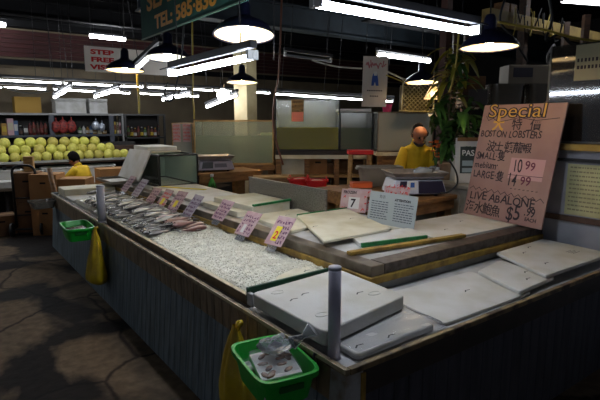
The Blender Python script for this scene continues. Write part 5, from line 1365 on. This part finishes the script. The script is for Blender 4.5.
def person(label, loc, rz, J, pose_hair, shirt, bald=False, beard=False, long_sleeve=False):
    t = thing('person', label, 'person', loc, rz)
    V = []; E = []; idx = {}
    def add(n, p, r, par=None):
        idx[n] = len(V); V.append((Vector(p), r))
        if par: E.append((idx[par], idx[n]))
    add('pelvis', J['pelvis'], .13); add('waist', J['waist'], .12, 'pelvis'); add('chest', J['chest'], .13, 'waist'); add('neck0', J['neck0'], .062, 'chest'); add('neck1', J['neck1'], .054, 'neck0')
    hc = Vector(J['head']); hd = (hc-Vector(J['neck1'])).normalized(); fw_ = Vector(J['look']).normalized(); fw_ = (fw_-hd*fw_.dot(hd)).normalized(); sd = fw_.cross(hd)
    add('skull0', hc-hd*.035, .082, 'neck1'); add('skull1', hc+hd*.035, .098, 'skull0'); add('skull2', hc+hd*.10, .062, 'skull1')
    for s, n in ((-1, 'l'), (1, 'r')):
        add('sh'+n, J['sh'+n], .068, 'chest'); add('el'+n, J['el'+n], .050, 'sh'+n); add('wr'+n, J['wr'+n], .034, 'el'+n)
        add('hip'+n, J['hip'+n], .098, 'pelvis'); add('kn'+n, J['kn'+n], .066, 'hip'+n); add('an'+n, J['an'+n], .046, 'kn'+n); add('toe'+n, J['toe'+n], .036, 'an'+n)
    b = MB(); b.addmesh(skin_mesh(V, E, 0, 2))
    # nose, chin, ears
    chainmesh(b, [(hc+fw_*.085+hd*.03, .012), (hc+fw_*.115+hd*.0, .016), (hc+fw_*.10-hd*.015, .014)])
    chainmesh(b, [(hc+fw_*.03-hd*.07, .05), (hc+fw_*.07-hd*.085, .034)])
    for s in (-1, 1): chainmesh(b, [(hc+sd*s*.085+hd*.03, .012), (hc+sd*s*.098+hd*.0, .016), (hc+sd*s*.085-hd*.03, .010)])
    for n in 'lr':           # hands: palm, four unequal curled fingers and a thumb
        w_ = Vector(J['wr'+n]); d = (w_-Vector(J['el'+n])).normalized(); dn = Vector((0, 0, -1)); dn = (dn-d*dn.dot(d)).normalized(); s_ = d.cross(dn)
        chainmesh(b, [(w_, .030), (w_+d*.045, .036), (w_+d*.085, .034)])
        for k, (off, L_) in enumerate(((-.03, .070), (-.01, .080), (.01, .075), (.03, .058))):
            p = w_+d*.085+s_*off
            chainmesh(b, [(p, .010), (p+d*L_*.45+dn*.008, .009), (p+d*L_*.75+dn*.028, .0085), (p+d*L_*.85+dn*.05, .007)])
        th_ = -1 if n == 'r' else 1
        p = w_+d*.03+s_*.03*th_; chainmesh(b, [(p, .013), (p+d*.03+s_*.025*th_+dn*.01, .011), (p+d*.06+s_*.03*th_+dn*.03, .009)])
    for f in b.bm.faces: f.smooth = True
    b.build('body', skin_m, t)
    # face
    for s in (-1, 1):
        MB().ball(hc+fw_*.086+sd*s*.032+hd*.02, .011, 8, 6).build('eye', eye_mat, t)
        MB().box(hc+fw_*.094+sd*s*.033+hd*.042, (.032, .012, .008), math.atan2(sd.y, sd.x)).build('eyebrow', pose_hair, t)
    MB().box(hc+fw_*.098-hd*.045, (.045, .012, .009), math.atan2(sd.y, sd.x)).build('mouth', mat('lip', (130, 70, 60), .6), t)
    # hair
    rotm = Matrix((sd, fw_, hd)).transposed()
    b = MB(); b.ball((0, 0, 0), 1, 28, 18)
    dead = []
    for v in b.bm.verts:
        x, y, z = v.co
        front = y > .25 and z < (.55 if not bald else .9)
        crown = bald and z > .10 and y > -.72
        low = z < (-.45 if y > -.1 else -.75)
        if front or crown or low: dead.append(v)
        v.co = hc + hd*.03 + rotm @ Vector((x*.101, y*.108-.006, z*.118)) * (1 + .04*mnoise.noise(v.co*9))
    bmesh.ops.delete(b.bm, geom=dead, context='VERTS')
    b.build('hair', pose_hair, t, solid=.014)
    if beard:
        b = MB(); b.ball((0, 0, 0), 1, 20, 14); dead = []
        for v in b.bm.verts:
            x, y, z = v.co
            if z > -.38 or y < .1: dead.append(v)
            v.co = hc - hd*.005 + rotm @ Vector((x*.088, y*.104+.012, z*.125)) * (1+.05*mnoise.noise(v.co*11))
        bmesh.ops.delete(b.bm, geom=dead, context='VERTS'); b.build('beard', hair_g, t, solid=.012)
    # polo shirt: torso rings and sleeves
    sp = [Vector(J['pelvis'])+Vector((0, 0, -.06)), Vector(J['pelvis'])+Vector((0, 0, .05)), Vector(J['waist']), Vector(J['chest']), Vector(J['neck0'])-(Vector(J['neck0'])-Vector(J['chest']))*.25, Vector(J['neck0'])+Vector((0, 0, .02))]
    side = (Vector(J['shr'])-Vector(J['shl'])).normalized()
    wid = [.185, .18, .18, .21, .17, .085]; dep = [.135, .13, .13, .145, .125, .085]
    b = MB()
    def P(u, v):
        f = v*(len(sp)-1); i = min(int(f), len(sp)-2); q = f-i
        c_ = sp[i].lerp(sp[i+1], q); t_ = (sp[i+1]-sp[i]).normalized(); fr = t_.cross(side).normalized()
        q2 = q*q*(3-2*q)
        w2, d2 = wid[i]*(1-q2)+wid[i+1]*q2, dep[i]*(1-q2)+dep[i+1]*q2; a = 2*PI*u
        return c_ + side*w2*math.cos(a) + fr*d2*math.sin(a) + Vector((0, 0, 0)) + (side*math.cos(a)+fr*math.sin(a))*.010*mnoise.noise(Vector((math.cos(a)*2, math.sin(a)*2, v*6)))
    b.grid(P, 36, 26, close_u=True)
    for n in 'lr':
        s0, e0, w0 = Vector(J['sh'+n]), Vector(J['el'+n]), Vector(J['wr'+n]); ch = Vector(J['chest'])
        inn = s0 + (ch-s0)*.45; pth = [inn, s0+(s0-inn)*.1, s0.lerp(e0, .35), s0.lerp(e0, .7), s0.lerp(e0, .92)]; rad = [.085, .080, .074, .070, .072]
        if long_sleeve: pth += [e0, e0.lerp(w0, .4), e0.lerp(w0, .85)]; rad += [.070, .062, .055]
        b.tube(pth, rad, 18, caps=False)
    b.build('shirt', shirt, t)
    col_ = MB(); nb = Vector(J['neck0'])+Vector((0, 0, .02)); nd = (Vector(J['neck1'])-Vector(J['neck0'])).normalized()
    col_.tube([nb-nd*.01, nb+nd*.03], [.082, .070], 20, caps=False); col_.build('collar', shirt, t, solid=.006)
    # trousers and shoes
    b = MB()
    for n in 'lr':
        h, k_, a = Vector(J['hip'+n]), Vector(J['kn'+n]), Vector(J['an'+n]); pv = Vector(J['pelvis'])
        b.tube([pv+Vector((0, 0, .04)).lerp(h-pv, .3), h, h.lerp(k_, .5), k_, k_.lerp(a, .5), a], [.12, .118, .098, .082, .068, .062], 16)
    b.build('trousers', trouser_m, t)
    for n in 'lr':
        a, to = Vector(J['an'+n]), Vector(J['toe'+n]); dd = (to-a); dd.z = 0; dd.normalize()
        q_ = MB(); q_.tube([Vector((a.x, a.y, .05))-dd*.06, Vector((a.x, a.y, .055)), Vector((to.x, to.y, .042)), Vector((to.x, to.y, .038))+dd*.05], [.04, .052, .046, .02], 12); q_.build('shoe', black_plastic, t)
    return t
man = dict(pelvis=(0, -.02, .93), waist=(0, .03, 1.08), chest=(0, .10, 1.27), neck0=(0, .15, 1.41), neck1=(0, .18, 1.455), head=(.0, .235, 1.535), look=(-.15, 1, -.7),
           shl=(-.15, .13, 1.325), shr=(.15, .13, 1.325), ell=(-.245, .19, 1.11), elr=(.245, .19, 1.11), wrl=(-.15, .40, 1.09), wrr=(.15, .40, 1.09),
           hipl=(-.095, -.02, .88), hipr=(.095, -.02, .88), knl=(-.11, .02, .48), knr=(.11, .02, .48), anl=(-.11, -.03, .08), anr=(.11, -.03, .08), toel=(-.13, .12, .04), toer=(.13, .12, .04))
q = PD(415, 140, 5.75)
person('balding man in a yellow polo shirt bending his head behind the right scale', (q.x, q.y, 0), HEAD + PI/2 - .0, man, hair_g, shirt_m, True, True).scale = (.92, .92, .975)
sit = dict(pelvis=(0, -.02, .52), waist=(0, .02, .66), chest=(0, .11, .84), neck0=(0, .18, .965), neck1=(0, .205, 1.0), head=(0, .25, 1.085), look=(0, 1, -.5),
           shl=(-.165, .14, .91), shr=(.165, .14, .91), ell=(-.22, .32, .74), elr=(.22, .32, .74), wrl=(-.14, .52, .72), wrr=(.14, .52, .72),
           hipl=(-.095, .0, .50), hipr=(.095, .0, .50), knl=(-.13, .40, .50), knr=(.13, .40, .50), anl=(-.13, .38, .08), anr=(.13, .38, .08), toel=(-.13, .53, .04), toer=(.13, .53, .04))
q = PD(74.5, 158, 7.95)
pq = Vector((q.x, q.y, 0)) - Matrix.Rotation(ARZ + 1.35, 3, 'Z') @ Vector((0, .2, 0))
person('black-haired person in a yellow shirt sitting hunched behind the brown cartons', tuple(pq), ARZ + 1.35, sit, hair_b, shirt_m, False, False).scale = (.84, .84, .95)
t = thing('low_stool', 'low dark stool under the seated person in yellow', 'stool', tuple(pq), ARZ + 1.35)
MB().lathe([(0, .36), (.16, .36), (.165, .385), (.15, .40), (0, .40)], (0, -.02, 0), 20).build('seat', dark_metal, t)
for k in range(4): MB().cyl((.13*math.cos(k*PI/2+.78), -.02+.13*math.sin(k*PI/2+.78), 0), (.10*math.cos(k*PI/2+.78), -.02+.10*math.sin(k*PI/2+.78), .36), .014, n=8).build('leg', dark_metal, t)
